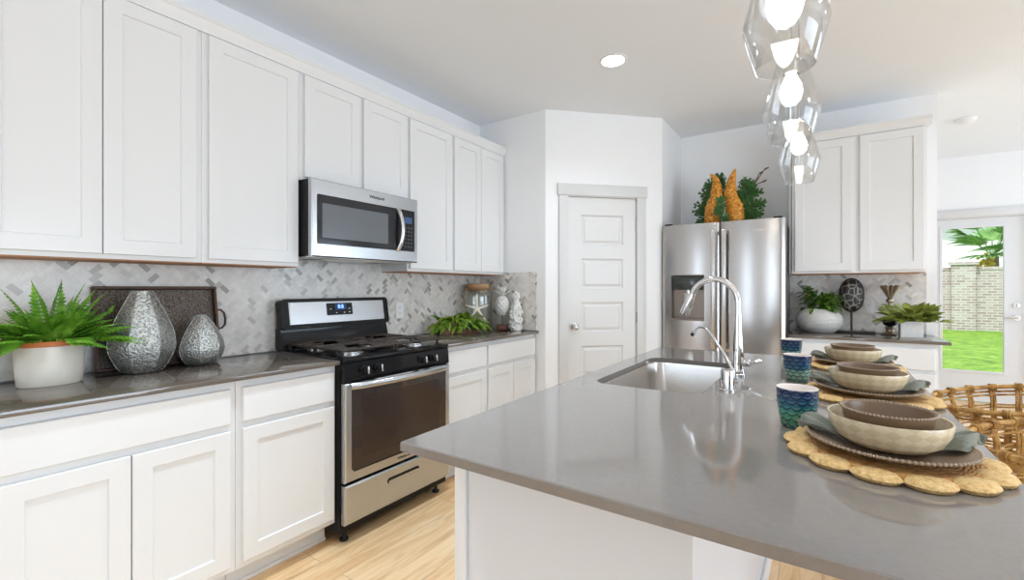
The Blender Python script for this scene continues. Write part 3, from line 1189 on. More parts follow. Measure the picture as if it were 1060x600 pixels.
# sink
sk = thing('kitchen_sink', ((SX0 + SX1) / 2, (SY0 + SY1) / 2, .66), 'undermount stainless sink set in the island top', 'sink')
q = MB()
rows = []
for ins_, z, rr in ((-.014, .8915, .07), (.004, .8915, .06), (.006, .880, .06), (.014, .72, .07), (.022, .69, .075), (.045, .672, .07), (.12, .668, .05)):
    rows.append([q.v((*p, z)) for p in rrect(SX0 + ins_, SY0 + ins_, SX1 - ins_, SY1 - ins_, rr, 8)])
for a, b in zip(rows, rows[1:]):
    n = len(a)
    for i in range(n):
        q.f([a[i], a[(i + 1) % n], b[(i + 1) % n], b[i]])
q.f(rows[-1])
q.build('basin', 'sinksteel', sk, smooth=50)
q = MB()
q.lathe([(.045, .669), (.045, .672), (.038, .672), (.034, .6695), (.008, .6695), (.006, .676), (.0001, .677)], ((SX0 + SX1) / 2, (SY0 + SY1) / 2, 0), 28)
q.build('drain', 'chrome', sk)

# main faucet
fx, fy = -.285, 2.060
fa = thing('kitchen_faucet', (fx, fy, ZT), 'tall chrome gooseneck pull-down faucet behind the sink', 'faucet')
q = MB()
q.lathe([(.0275, .0005), (.0275, .006), (.0245, .010), (.022, .03), (.0215, .07), (.0205, .11), (.016, .18), (.0135, .25)], (fx, fy, ZT), 28)
q.build('faucet_body', 'chrome', fa)
dv = Vector((-.215, .050, 0)).normalized()
pts = []
R_ = .098
for k_ in range(5):
    pts.append(Vector((fx, fy, 1.150 + .015 * k_)))
for k_ in range(1, 19):
    a = PI - math.radians(160) * k_ / 18
    pts.append(Vector((fx, fy, 1.210)) + dv * (R_ + R_ * math.cos(a)) + Vector((0, 0, R_ * math.sin(a))))
q = MB()
q.tube(pts, .0125, 16)
q.build('gooseneck', 'chrome', fa)
e0 = pts[-1]
ed = (pts[-1] - pts[-2]).normalized()
q = MB()
q.tube([e0 - ed * .002, e0 + ed * .012, e0 + ed * .02, e0 + ed * .085, e0 + ed * .098], [.0135, .0145, .0165, .0205, .0185], 20)
so = q.build('spray_head', 'chrome', fa)
q = MB()
q.cyl(e0 + ed * .0982, e0 + ed * .100, .0165, n=18)
q.build('spray_face', 'blacksatin', so)
q = MB()
q.cyl((fx + .018, fy - .004, ZT + .055), (fx + .048, fy - .012, ZT + .055), .0155, n=18, bev=.003)
q.tube([(fx + .046, fy - .012, ZT + .057), (fx + .068, fy - .018, ZT + .064), (fx + .088, fy - .022, ZT + .069)], [.0075, .006, .005], 10)
q.build('lever', 'chrome', fa)

# filtered water tap
wx, wy = -.283, 1.905
wt = thing('filtered_water_tap', (wx, wy, ZT), 'slim curved chrome drinking-water tap beside the tall faucet', 'tap')
q = MB()
q.lathe([(.021, .0005), (.021, .005), (.014, .009), (.0125, .045), (.009, .052)], (wx, wy, ZT), 22)
q.build('tap_body', 'chrome', wt)
q = MB()
P = [Vector(p) for p in ((wx, wy, .962), (wx - .022, wy + .015, 1.000), (wx - .062, wy + .042, 1.055), (wx - .095, wy + .064, 1.095), (wx - .115, wy + .078, 1.110), (wx - .135, wy + .091, 1.109), (wx - .153, wy + .102, 1.096), (wx - .163, wy + .109, 1.083))]
q.tube(P, [.006] * 7 + [.0062], 12)
sp = q.build('tap_spout', 'chrome', wt)
q = MB()
d_ = (P[-1] - P[-2]).normalized()
q.cyl(P[-1], P[-1] + d_ * .016, .0072, n=14)
q.build('tap_tip', 'rubber', sp)
q = MB()
q.tube([(wx + .008, wy - .008, ZT + .035), (wx + .034, wy - .028, ZT + .042)], [.005, .004], 8)
q.build('tap_lever', 'chrome', wt)
ag = MB()
ag.lathe([(.0275, .0005), (.0275, .004), (.0235, .006), (.0235, .066), (.0215, .071), (.012, .073), (.0001, .0735)], (-.272, 1.742, ZT), 28)
tag(ag.build('air_gap_cap', 'chrome'), 'short chrome cylinder cap on the island in front of the faucet', 'air gap')


# ------------------------------------------------------------------ tableware materials
def straw():
    q = NT('woven_straw')
    o = q.obj()
    x, y, z = q.xyz(o)
    r = q.m('SQRT', q.m('ADD', q.m('MULTIPLY', x, x), q.m('MULTIPLY', y, y)))
    nz = q.noise(o, 70, 4, .6)
    w = q.m('SINE', q.m('ADD', q.m('MULTIPLY', r, 900.0), q.m('MULTIPLY', nz, 14.0)))
    col = q.ramp(q.noise(o, 40, 5, .7), [(.3, (.30, .115, .022)), (.5, (.55, .27, .075)), (.7, (.72, .44, .17))])
    q.set(col=col, rough=.75)
    q.bump(q.m('ADD', w, q.m('MULTIPLY', nz, 3.0)), .7, .0025)
    return q.mat


M['straw'] = straw()


def petal_straw():
    q = NT('petal_straw')
    o = q.obj()
    f = q.noise(o, 110, 5, .8)
    col = q.ramp(f, [(.32, (.42, .20, .05)), (.45, (.68, .42, .16)), (.68, (.82, .60, .29))])
    q.set(col=col, rough=.75)
    q.bump(q.noise(o, 130, 3, .7), 1.0, .006)
    return q.mat


M['petal'] = petal_straw()
M['taupe'] = flat('taupe_glaze', (.19, .118, .070), .28, var=.08, vscale=20)
M['taupe_in'] = flat('taupe_plate', (.30, .215, .145), .25, var=.06, vscale=20)


def diamond():
    q = NT('cream_diamond_glaze')
    u, v, _ = q.xyz(q.uv())
    N = 20.0
    a = q.m('FLOOR', q.m('ADD', q.m('MULTIPLY', u, N), q.m('MULTIPLY', v, 11.0)))
    b = q.m('FLOOR', q.m('SUBTRACT', q.m('MULTIPLY', u, N), q.m('MULTIPLY', v, 11.0)))
    ck = q.m('FLOORED_MODULO', q.m('ADD', a, b), 2.0)
    band = q.m('MULTIPLY', q.m('LESS_THAN', v, .45), ck)
    q.set(col=q.mix(band, (.62, .515, .345), (.54, .435, .285)), rough=.25)
    return q.mat


M['cream'] = diamond()


def scales(name, stops):
    q = NT(name)
    u, v, _ = q.xyz(q.uv())
    z = q.xyz(q.obj())[2]
    # the cup wall runs z 0 .. .1 ; rows of overlapping scales
    rows, cols = 7.0, 12.0
    zz = q.m('MULTIPLY', z, rows / .100)
    rj = q.m('FLOOR', zz)
    uu = q.m('ADD', q.m('MULTIPLY', u, cols), q.m('MULTIPLY', q.m('FLOORED_MODULO', rj, 2.0), .5))
    fx_ = q.m('SUBTRACT', q.m('FRACT', uu), .5)
    fz_ = q.m('FRACT', zz)
    # scallop hanging from the row's top edge
    arc = q.m('ADD', fz_, q.m('MULTIPLY', q.m('SUBTRACT', q.m('SQRT', q.m('MAXIMUM', q.m('SUBTRACT', .27, q.m('MULTIPLY', fx_, fx_)), 0.0)), .52), 1.5))
    line = q.m('LESS_THAN', q.m('ABSOLUTE', q.m('ADD', q.m('ADD', fz_, -.45), q.m('MULTIPLY', q.m('MULTIPLY', fx_, fx_), -1.9))), .19)
    tone = q.ramp(q.m('ADD', q.m('MULTIPLY', z, 9.5), q.m('MULTIPLY', q.noise(q.obj(), 30, 2), .12)), stops)
    dark = q.mix(.72, tone, (.002, .006, .045))
    lite = q.mix(q.m('MULTIPLY', q.m('SUBTRACT', fz_, .2), .22), tone, (.40, .72, .66))
    col = q.mix(line, lite, dark)
    q.set(col=col, rough=.15, spec=.6)
    q.bump(q.m('SUBTRACT', 1.0, line), .4, .003)
    return q.mat


M['cup_a'] = scales('mermaid_glaze', [(.08, (.05, .20, .085)), (.42, (.07, .26, .14)), (.56, (.012, .15, .16)), (.78, (.006, .055, .13)), (.95, (.006, .007, .075))])
M['cup_b'] = scales('mermaid_glaze_pale', [(.08, (.22, .36, .24)), (.46, (.24, .40, .29)), (.50, (.008, .10, .16)), (.80, (.006, .045, .13)), (.95, (.006, .007, .075))])
M['cup_in'] = flat('cup_inside', (.78, .68, .64), .3, var=.02)


def linen():
    q = NT('sage_linen')
    f = q.noise(q.obj(), 240, 2, .6)
    q.set(col=q.mix(f, (.095, .100, .076), (.255, .258, .205)), rough=.8, sheen=.2)
    q.bump(f, .3, .001)
    return q.mat


M['linen'] = linen()

PLATES = [(.113, 1.237), (.122, 1.878), (.112, 2.535)]
NAMES = ['nearest the viewer', 'in the middle of the row', 'farthest, nearest the refrigerator']
PZ = ZT + .0165


def beads(q, r, z, n, br, c):
    for i in range(n):
        a = 2 * PI * i / n
        q.ball((c[0] + r * math.cos(a), c[1] + r * math.sin(a), z), br, 6)


def make_mat(c, label):
    o = thing('placemat', (c[0], c[1], ZT), label, 'placemat', 'petal placemats on the island')
    q = MB()
    q.lathe([(.140, .0006), (.150, .003), (.150, .012), (.146, .0155), (.02, .0158), (.0001, .0158)], (c[0], c[1], ZT), 48)
    q.build('centre', 'straw', o)
    n = 13
    q = MB()
    for i in range(n):
        a = 2 * PI * (i + .35) / n
        mt = Matrix.Translation((c[0], c[1], ZT + .0085)) @ Matrix.Rotation(a, 4, 'Z')
        sq = MB(mt)
        # teardrop pad
        ring_ = []
        N = 22
        tops, mids, bots, inn = [], [], [], []
        for k_ in range(N):
            b = 2 * PI * k_ / N
            wdt = .0415 if math.cos(b) > 0 else .036
            px, py = .156 + .033 * math.cos(b), wdt * math.sin(b)
            q.M = mt
            mids.append(q.v((px, py, 0)))
            tops.append(q.v((.156 + (px - .156) * .86, py * .84, .0066)))
            inn.append(q.v((.156 + (px - .156) * .45, py * .45, .0078)))
            bots.append(q.v((.156 + (px - .156) * .86, py * .84, -.0078)))
        for k_ in range(N):
            j = (k_ + 1) % N
            q.f([mids[k_], mids[j], tops[j], tops[k_]])
            q.f([tops[k_], tops[j], inn[j], inn[k_]])
            q.f([bots[j], mids[j], mids[k_], bots[k_]][::-1])
        q.f(inn)
        q.f(bots[::-1])
        sq.bm.free()
    q.build('petals', 'petal', o, smooth=60)['label'] = 'pale straw petals'
    return o


def make_plate(c, label):
    o = thing('dinner_plate', (c[0], c[1], PZ), label, 'plate', 'dinner plates on the island')
    q = MB()
    q.lathe([(.075, .0), (.085, .0), (.110, .006), (.138, .0185), (.1405, .0200), (.138, .0225), (.110, .0100), (.088, .0052), (.02, .0048), (.0001, .0048)], (c[0], c[1], PZ), 64)
    po = q.build('dish', 'taupe_in', o)
    q = MB()
    beads(q, .1400, PZ + .0212, 96, .0036, c)
    q.build('beaded_rim', 'taupe_in', o)
    return o


def make_bowl(c, label):
    z = PZ + .0095
    o = thing('cereal_bowl', (c[0], c[1], z), label, 'bowl', 'cream bowls on the island')
    q = MB()
    q.lathe([(.052, 0), (.068, .003), (.089, .018), (.1005, .040), (.1045, .059), (.1035, .0625), (.1000, .0615), (.096, .040), (.084, .019), (.058, .0065), (.0001, .006)], (c[0], c[1], z), 64)
    q.build('bowl_shell', 'cream', o)
    return o


def make_small(c, label):
    z = PZ + .0170
    o = thing('dessert_bowl', (c[0], c[1], z), label, 'bowl', 'taupe small bowls on the island')
    q = MB()
    q.lathe([(.042, 0), (.057, .001), (.068, .024), (.0765, .056), (.0795, .0665), (.078, .0685), (.075, .0665), (.066, .026), (.054, .007), (.0001, .006)], (c[0], c[1], z), 56)
    q.build('bowl_shell', 'taupe', o)
    q = MB()
    beads(q, .0793, z + .0678, 72, .0030, c)
    q.build('beaded_rim', 'taupe_in', o)
    return o


PLATE_TOP = [(0, .0048), (.088, .0052), (.110, .0100), (.128, .0185), (.134, .0250), (.146, .0252), (.150, .012), (.3, .006)]
BOWL_OUT = [(0, 0), (.052, 0), (.068, .003), (.089, .018), (.1005, .040), (.1045, .059)]


def lin(r, tab):
    for (r0, z0), (r1, z1) in zip(tab, tab[1:]):
        if r <= r1:
            return z0 + (z1 - z0) * (r - r0) / (r1 - r0)
    return tab[-1][1]


def make_napkin(c, label):
    q = MB()
    n1, n2 = 72, 36
    grid = []
    for i in range(n1 + 1):
        t_ = -1 + 2 * i / n1
        at = abs(t_)
        wd = .018 + .034 * min(1, at * 1.2) ** 1.2
        if at > .82:
            wd *= 1 - .80 * ((at - .82) / .18) ** 2
        row = []
        sd = 1.0 if t_ > 0 else -1.0
        for j in range(n2 + 1):
            s_ = -1 + 2 * j / n2
            lift = max(0, at - .36) / .64
            fold = .011 * math.sin(s_ * 5.2 + sd * .9 + at * 2.5) + .006 * math.cos(s_ * 10.5 - at * 3)
            z = PZ + .0076 + .0245 * lift ** .85 + lift * (fold + .014 * (1 - s_ * s_)) + .010 * lift * max(0, s_) * (1 if sd < 0 else .3)
            if at > .72:
                z -= .012 * ((at - .72) / .28) ** 2
            x = c[0] + .150 * t_ + .012 * s_ * lift
            y = c[1] + .020 + s_ * wd + .018 * t_ + (.045 * lift if sd < 0 else .010 * lift)
            rr = math.hypot(x - c[0], y - c[1])
            z = max(z, PZ + lin(rr, PLATE_TOP) + .0022)
            if rr < .1045:
                z = min(z, PZ + .0095 + lin(rr, BOWL_OUT) - (.0016 if rr < .056 else .0055 if rr > .068 else .0030))
            row.append(q.v((x, y, z)))
        grid.append(row)
    for i in range(n1):
        for j in range(n2):
            q.f([grid[i][j], grid[i + 1][j], grid[i + 1][j + 1], grid[i][j + 1]])
    return tag(q.build('cloth_napkin', 'linen', smooth=180, solid=.0012), label, 'napkin', 'sage napkins on the island')


def make_cup(c, mat, label):
    o = thing('scale_cup', (c[0], c[1], ZT), label, 'cup', 'fish-scale cups on the island')
    q = MB()
    q.lathe([(.0325, .0006), (.0360, .003), (.0415, .03), (.0458, .065), (.0472, .100)], (c[0], c[1], ZT), 48, capt=False)
    sh = q.build('cup_wall', mat, o, smooth=60)
    q = MB()
    q.lathe([(.0470, .1002), (.0460, .1015), (.0440, .1002), (.0410, .07), (.0365, .03), (.032, .008), (.0001, .007)], (c[0], c[1], ZT), 48, capb=False)
    q.build('cup_lining', 'cup_in', o, smooth=60)
    return o


for (c, w) in zip(PLATES, NAMES):
    make_mat(c, 'straw petal placemat on the island, ' + w)
    make_plate(c, 'taupe beaded dinner plate under two bowls, ' + w)
    make_napkin(c, 'folded sage green napkin under the cream bowl, ' + w)
    make_bowl(c, 'cream bowl with faint diamond pattern, ' + w)
    make_small(c, 'small taupe bowl with beaded rim inside the cream bowl, ' + w)
make_cup((-.053, 1.383), 'cup_a', 'blue to green fish-scale cup, nearest of three on the island')
make_cup((-.079, 2.067), 'cup_b', 'fish-scale cup with pale green base, between the two other cups')
make_cup((-.128, 2.671), 'cup_b', 'dark blue fish-scale cup, farthest of three, nearest the refrigerator')

# ------------------------------------------------------------------ rattan stools
def rattan():
    q = NT('rattan')
    o = q.obj()
    f = q.noise(o, 45, 4, .6)
    col = q.ramp(f, [(.3, (.24, .105, .022)), (.5, (.47, .25, .060)), (.7, (.68, .43, .15))])
    q.set(col=col, rough=.42)
    q.bump(f, .2, .002)
    return q.mat


M['rattan'] = rattan()


def make_stool(cx, cy, label):
    o = thing('rattan_stool', (cx, cy, 0), label, 'stool', 'rattan counter stools on the far side of the island')
    A = math.radians(163)

    def ring_pt(th, z, rad):
        return Vector((cx + rad * math.cos(th) * 1.02, cy + rad * math.sin(th), z))

    def top(th):
        return .815 + .085 * ((1 + math.cos(th)) / 2) ** 1.0

    zb = .50

    def rad(f):
        return .215 + .050 * f
    q = MB()
    for dz, dr, r in ((0, 0, .0090), (-.020, .004, .0050), (-.033, -.004, .0045)):
        q.tube([ring_pt(-A + 2 * A * k / 48, top(-A + 2 * A * k / 48) + dz, rad(1) + dr) for k in range(49)], r, 8)
    q.build('top_rail', 'rattan', o)
    q = MB()
    rws = 10
    for r_ in range(rws):
        f = r_ / rws
        for off in (0, .011):
            pts = []
            for k in range(97):
                th = -A + 2 * A * k / 96
                z = zb + (top(th) - .055 - zb) * f + off
                pts.append(ring_pt(th, z, rad(f) + .006 * math.sin(k * PI / 3 + PI * r_)))
            q.tube(pts, .0034, 6)
    ns = 21
    for k in range(ns):
        th = -A + 2 * A * k / (ns - 1)
        for d_ in (-.020, .020):
            pts = []
            for j in range(9):
                f = j / 8
                pts.append(ring_pt(th + d_, zb - .02 + (top(th) - .01 - zb + .02) * f, rad(f) + .005 * math.cos(j * PI)))
            q.tube(pts, .0050, 6)
        # wrapped binding at the rail
        for w in range(4):
            zc = top(th)
            cc = ring_pt(th - .035 + .023 * w, zc, rad(1))
            tl = [cc + Vector((math.cos(th) * .0118 * math.cos(a), math.sin(th) * .0118 * math.cos(a), .0125 * math.sin(a))) for a in [2 * PI * i / 10 for i in range(10)]]
            q.tube(tl, .0028, 5, closed=True)
    q.build('woven_back', 'rattan', o)
    q = MB()
    q.lathe([(.19, .470), (.222, .474), (.230, .490), (.222, .504), (.19, .508), (.0001, .510)], (cx, cy, 0), 40)
    q.build('seat', 'rattan', o)
    for sx, sy in ((-1, -1), (-1, 1), (1, -1), (1, 1)):
        q = MB()
        q.tube([(cx + sx * .135, cy + sy * .135, .475), (cx + sx * .185, cy + sy * .185, 0)], [.017, .014], 10)
        q.build('leg', 'rattan', o)
    q = MB()
    k_ = .170
    q.tube([(cx - k_, cy - k_, .17), (cx + k_, cy - k_, .17), (cx + k_, cy + k_, .17), (cx - k_, cy + k_, .17)], .010, 8, closed=True)
    q.build('foot_ring', 'rattan', o)
    return o


make_stool(.632, 2.475, 'woven rattan barrel stool beside the island, farther from the viewer of the two')
make_stool(.632, 1.890, 'woven rattan barrel stool beside the island, nearer to the viewer of the two')


# ------------------------------------------------------------------ pendants, downlights, detector
def make_pendant(x, y, label):
    zb = 1.755
    o = thing('pendant_light', (x, y, ZC), label, 'pendant lamp', 'clear glass pendants in a row over the island')
    q = MB()
    prof = [(.058, 0), (.0595, .001), (.0840, .092), (.0840, .100), (.046, .250), (.030, .262), (.026, .262), (.043, .2475), (.0815, .0995), (.0815, .0925), (.0570, .002), (.058, 0)]
    q.lathe(prof, (x, y, zb), 48, capb=False, capt=False)
    q.build('glass_shade', 'shade', o, smooth=50)
    q = MB()
    q.lathe([(.0225, .222), (.0225, .256), (.030, .263), (.030, .270), (.012, .284), (.006, .290)], (x, y, zb), 28)
    so = q.build('socket', 'nickel', o)
    q = MB()
    q.lathe([(.0001, .128), (.015, .131), (.028, .144), (.033, .163), (.030, .183), (.018, .206), (.0135, .221)], (x, y, zb), 24)
    q.build('bulb', 'bulb', o)
    q = MB()
    q.cyl((x, y, zb + .288), (x, y, ZC - .022), .0035, n=8)
    q.build('rod', 'nickel', o)
    q = MB()
    q.lathe([(.060, -.001), (.060, -.012), (.050, -.022), (.0001, -.023)], (x, y, ZC), 32)
    q.build('canopy', 'nickel', o)
    L = lamp('pendant_lamp_light', 'POINT', (0, 0, zb + .163 - ZC), 5, color=(1, .95, .88), shadow_soft_size=.028)
    L.parent = o
    return o


make_pendant(-.068, 1.170, 'clear glass pendant over the island, largest in view and cut by the top edge')
make_pendant(-.085, 1.765, 'clear glass pendant over the island, between the two others')
make_pendant(-.088, 2.470, 'clear glass pendant over the island, farthest and smallest in view')


def make_can(x, y, label, e=22):
    o = thing('recessed_downlight', (x, y, ZC), label, 'ceiling light', 'recessed ceiling lights')
    q = MB()
    q.lathe([(.092, -.0005), (.092, -.004), (.080, -.007), (.072, -.004), (.072, -.0005)], (x, y, ZC), 40, capb=False, capt=False)
    q.build('trim_ring', 'white', o)
    q = MB()
    q.lathe([(.071, -.0008), (.071, -.003), (.0001, -.0045)], (x, y, ZC), 40)
    q.build('lens', 'led', o)
    L = lamp('downlight_glow', 'SPOT', (0, 0, -.02), e, color=(.82, .92, 1.0), spot_size=math.radians(140), spot_blend=.8, shadow_soft_size=.06)
    L.parent = o
    return o


make_can(-1.121, 2.815, 'round recessed downlight in the ceiling between range and pantry')
make_can(.10, 2.78, 'round recessed downlight by the top edge, right of the nearest pendant')
sd = thing('smoke_detector', (1.038, 5.517, ZC), 'white round smoke detector on the breakfast room ceiling', 'smoke detector')
MB().lathe([(.07, -.0005), (.07, -.012), (.064, -.02)], (1.038, 5.517, ZC), 36).build('mount', 'white', sd)
MB().lathe([(.061, -.0205), (.061, -.030), (.045, -.040), (.0001, -.041)], (1.038, 5.517, ZC), 36).build('cover', 'white', sd)

# ------------------------------------------------------------------ left counter decor
def leafmat(name, dark, mid, lite, sc=18):
    q = NT(name)
    f = q.noise(q.obj(), sc, 3, .6)
    q.set(col=q.ramp(f, [(.3, dark), (.52, mid), (.72, lite)]), rough=.5)
    return q.mat


M['fern'] = leafmat('fern_green', (.05, .17, .008), (.15, .37, .025), (.32, .56, .07), 14)
M['moss'] = leafmat('trailing_fern', (.05, .13, .005), (.17, .30, .015), (.36, .46, .05), 22)
M['ivy'] = leafmat('ivy_green', (.02, .065, .008), (.07, .17, .016), (.34, .38, .045), 20)
M['olive'] = leafmat('olive_leaf', (.10, .14, .016), (.24, .29, .04), (.40, .44, .09), 16)
M['cedar'] = leafmat('cedar_green', (.015, .06, .012), (.04, .14, .025), (.10, .22, .04), 26)
M['soil'] = flat('potting_soil', (.03, .02, .013), .9, var=.4, vscale=60)
M['terracotta'] = flat('terracotta', (.62, .19, .05), .6, var=.12, vscale=20)
M['cream_pot'] = flat('cream_stoneware', (.74, .695, .61), .3, var=.03)

px, py = -2.372, .437
pf = thing('potted_fern', (px, py, ZT), 'green fern in an oval white pot with a terracotta rim, at the left counter end', 'plant')
q = MB()
q.lathe([(.086, .0006), (.0885, .004), (.0935, .06), (.0965, .1438)], (px, py, ZT), 48, sx=.80, sy=1.0, capt=False)
po = q.build('pot', 'cream_pot', pf, smooth=50)
q = MB()
q.lathe([(.0970, .1440), (.1020, .146), (.1030, .162), (.098, .164), (.090, .154), (.088, .13)], (px, py, ZT), 48, sx=.80, sy=1.0, capb=False, capt=False)
q.build('pot_rim', 'terracotta', po, smooth=50)['label'] = 'orange terracotta rim'
MB().lathe([(.088, .128), (.089, .133), (.0001, .142)], (px, py, ZT), 32, sx=.80, sy=1.0).build('soil', 'soil', pf)
q = MB()
rnd = random.Random(3)
random.seed(11)
for i in range(78):
    a = rnd.uniform(0, 2 * PI)
    el = rnd.uniform(.15, 1.1)
    if i < 8:
        a = rnd.uniform(-.6, 1.2) + PI / 2
        el = rnd.uniform(.3, .9)
    d = Vector((math.cos(a) * math.cos(el) * .75, math.sin(a) * math.cos(el), math.sin(el)))
    if d.x < -.25:
        d.x *= .4
    L = rnd.uniform(.15, .235) * (.85 if el > .9 else 1.0)
    if px + d.x * L < -2.55:
        d.x = -.3
    q.frond((px + d.x * .03, py + d.y * .05, ZT + .138), d, L, .040, rnd.uniform(.6, 1.2), 15, .30)
for (ty, tz, tx) in ((.075, .20, -.02), (.02, .25, -.01), (.05, .22, .02), (.10, .22, .0), (-.03, .22, .02), (-.07, .2, .0), (.13, .17, .01), (.15, .10, .03), (.19, .06, .04), (-.10, .12, .06), (-.16, .05, .08)):
    d = Vector((tx, ty, tz))
    q.frond((px, py + ty * .2, ZT + .14), d, .245, .042, .75, 17, .30)
# keep the tips clear of the tile
for v_ in q.bm.verts:
    dx, dy = v_.co.x + 2.395, v_.co.y - .720
    r_ = math.hypot(dx, dy)
    if r_ < .122:
        v_.co.x = -2.395 + dx / r_ * .122
        v_.co.y = .720 + dy / r_ * .122
    el_ = math.hypot((v_.co.x - px) / .0824, (v_.co.y - py) / .103)
    if .93 < el_ < 1.25 and v_.co.z < ZT + .172:
        v_.co.z = ZT + .172
    if 1.25 <= el_ < 1.9 and v_.co.z < ZT + .172 - .075 * (el_ - 1.25):
        v_.co.z = ZT + .172 - .075 * (el_ - 1.25)
    if v_.co.x < -2.46 and v_.co.y > .555:
        v_.co.x = -2.46
    if v_.co.x < -2.555:
        v_.co.x = -2.555 + (v_.co.x + 2.555) * .05
    if v_.co.z < ZT + .02:
        v_.co.z = ZT + .02
q.build('fronds', 'fern', pf, smooth=0)


def hammered():
    q = NT('hammered_silver')
    o = q.obj()
    nv = q.noise(o, 105, 2, .5, 1.2)
    vo = q.voro(o, 120)
    h = q.m('ADD', q.m('MULTIPLY', vo.outputs['Distance'], .7), q.m('MULTIPLY', nv, .9))
    col = q.ramp(h, [(.4, (.10, .105, .10)), (.65, (.30, .31, .295)), (.95, (.55, .555, .53))])
    q.set(col=col, metal=.85, rough=.34)
    q.bump(h, .7, .005)
    return q.mat


M['silver'] = hammered()


def make_vase(x, y, prof, rim, label, ang):
    o = thing('silver_vase', (x, y, ZT), label, 'vase')
    q = MB()

    def oct_(a, z):
        b = ((a - ang) % (PI / 3.5)) - PI / 7
        return .40 + .62 * math.cos(PI / 7) / math.cos(b)
    q.lathe(prof, (x, y, ZT), 98, fn=oct_, capt=False)
    q.build('vase_body', 'silver', o, smooth=14)
    q = MB()
    r, z = prof[-1]
    q.lathe([(r * .99, z - .002), (r * 1.02, z + .002), (r * .9, z + .004), (r * .75, z), (r * .7, z - .04), (.0001, z - .05)], (x, y, ZT), 40, capb=False)
    q.build('vase_mouth', 'silver', o)
    q = MB()
    for i in range(7):
        a = ang + i * PI / 3.5
        q.tube([(x + (r_ * 1.02) * math.cos(a), y + (r_ * 1.02) * math.sin(a), ZT + z_) for r_, z_ in prof[1:]], .0014, 5)
    q.build('facet_ridges', 'silver', o)
    return o


def interp(keys, n):
    """smooth profile through keys by Catmull-Rom"""
    out = []
    K = [keys[0]] + keys + [keys[-1]]
    for i in range(1, len(K) - 2):
        for j in range(n):
            t_ = j / n
            p0, p1, p2, p3 = K[i - 1], K[i], K[i + 1], K[i + 2]
            out.append(tuple(.5 * (2 * p1[k] + (p2[k] - p0[k]) * t_ + (2 * p0[k] - 5 * p1[k] + 4 * p2[k] - p3[k]) * t_ ** 2 + (3 * p1[k] - p0[k] - 3 * p2[k] + p3[k]) * t_ ** 3) for k in (0, 1)))
    out.append(keys[-1])
    return out


make_vase(-2.395, .720, [(.058, .0006)] + interp([(.066, .004), (.088, .035), (.109, .085), (.114, .125), (.103, .185), (.077, .255), (.051, .310), (.038, .342)], 5), .037, 'tall hammered silver faceted vase in front of the dark tray', .25)
make_vase(-2.402, .944, [(.048, .0006)] + interp([(.055, .004), (.079, .025), (.094, .058), (.096, .085), (.083, .130), (.056, .180), (.034, .215), (.022, .228)], 5), .022, 'shorter hammered silver faceted vase, right of the tall one', .5)

M['rust'] = flat('rusty_brown_metal', (.085, .045, .028), .5, .3, var=.5, vscale=30)


def mesh_panel():
    q = NT('woven_tray_panel')
    o = q.obj()
    f = q.noise(o, 140, 3, .6)
    q.set(col=q.ramp(f, [(.35, (.035, .024, .018)), (.6, (.16, .125, .10)), (.8, (.30, .25, .21))]), rough=.5, metal=.3)
    q.bump(f, .5, .002)
    return q.mat


M['traypanel'] = mesh_panel()
ty0, ty1, th_ = .594, 1.067, .362
lean = math.atan2(.060, th_)
tr = thing('serving_tray', (-2.51, (ty0 + ty1) / 2, ZT), 'dark brown rectangular tray leaning on the tile behind the silver vases', 'tray')
TM = Matrix.Translation((-2.513, 0, ZT + .001)) @ Matrix.Rotation(-lean, 4, 'Y') @ frame((0, 0, 0), (0, 1, 0), (1, 0, 0))
MB(TM).box((ty0 + .006, .006, .004), (ty1 - .006, th_ - .006, .007)).build('panel', 'traypanel', tr, smooth=0)
q = MB(TM)
b = .012
q.box((ty0, 0, .0), (ty1, b, .036), .002)
q.box((ty0, th_ - b, .0), (ty1, th_, .036), .002)
q.box((ty0, b, .0), (ty0 + b, th_ - b, .036), .002)
q.box((ty1 - b, b, .0), (ty1, th_ - b, .036), .002)
q.build('tray_frame', 'rust', tr, smooth=0)
for u, sg in ((ty0, -1), (ty1, 1)):
    q = MB(TM)
    q.tube([(u - sg * .002, .150, .020), (u + sg * .018, .152, .022), (u + sg * .032, .168, .024), (u + sg * .036, .198, .024), (u + sg * .032, .228, .024), (u + sg * .018, .244, .022), (u - sg * .002, .246, .020)], .0055, 10)
    q.build('handle', 'rust', tr)

# corner decor right of the range
jx, jy = -2.440, 3.070
jr = thing('glass_jar', (jx, jy, ZT), 'large clear glass jar with a cork lid and rope handle, in the corner', 'jar')
q = MB()
q.lathe([(.100, .0006), (.112, .004), (.118, .02), (.119, .29), (.114, .325), (.096, .345), (.090, .358), (.087, .358), (.092, .343), (.110, .324), (.115, .29), (.114, .022), (.10, .010), (.0001, .010)], (jx, jy, ZT), 48)
q.build('jar_glass', 'jar', jr, smooth=60)
q = MB()
q.lathe([(.080, .330), (.0855, .3585), (.094, .3590), (.096, .364), (.096, .384), (.090, .392), (.0001, .393)], (jx, jy, ZT), 40)
q.build('jar_lid', flat('cork_wood', (.42, .25, .12), .7, var=.25, vscale=30), jr)
q = MB()
for zz in (.345, .351, .357):
    q.tube([(jx + .1015 * math.cos(2 * PI * i / 32), jy + .1015 * math.sin(2 * PI * i / 32), ZT + zz) for i in range(32)], .0042, 6, closed=True)
dh = Vector((-.25, -.95, 0)).normalized()
q.tube([Vector((jx, jy, ZT)) + dh * r_ + Vector((0, 0, z_)) for r_, z_ in ((.100, .350), (.122, .350), (.142, .330), (.150, .285), (.146, .235), (.126, .19))], .0065, 8)
q.build('rope', flat('jute_rope', (.30, .18, .09), .85, var=.3, vscale=90), jr)

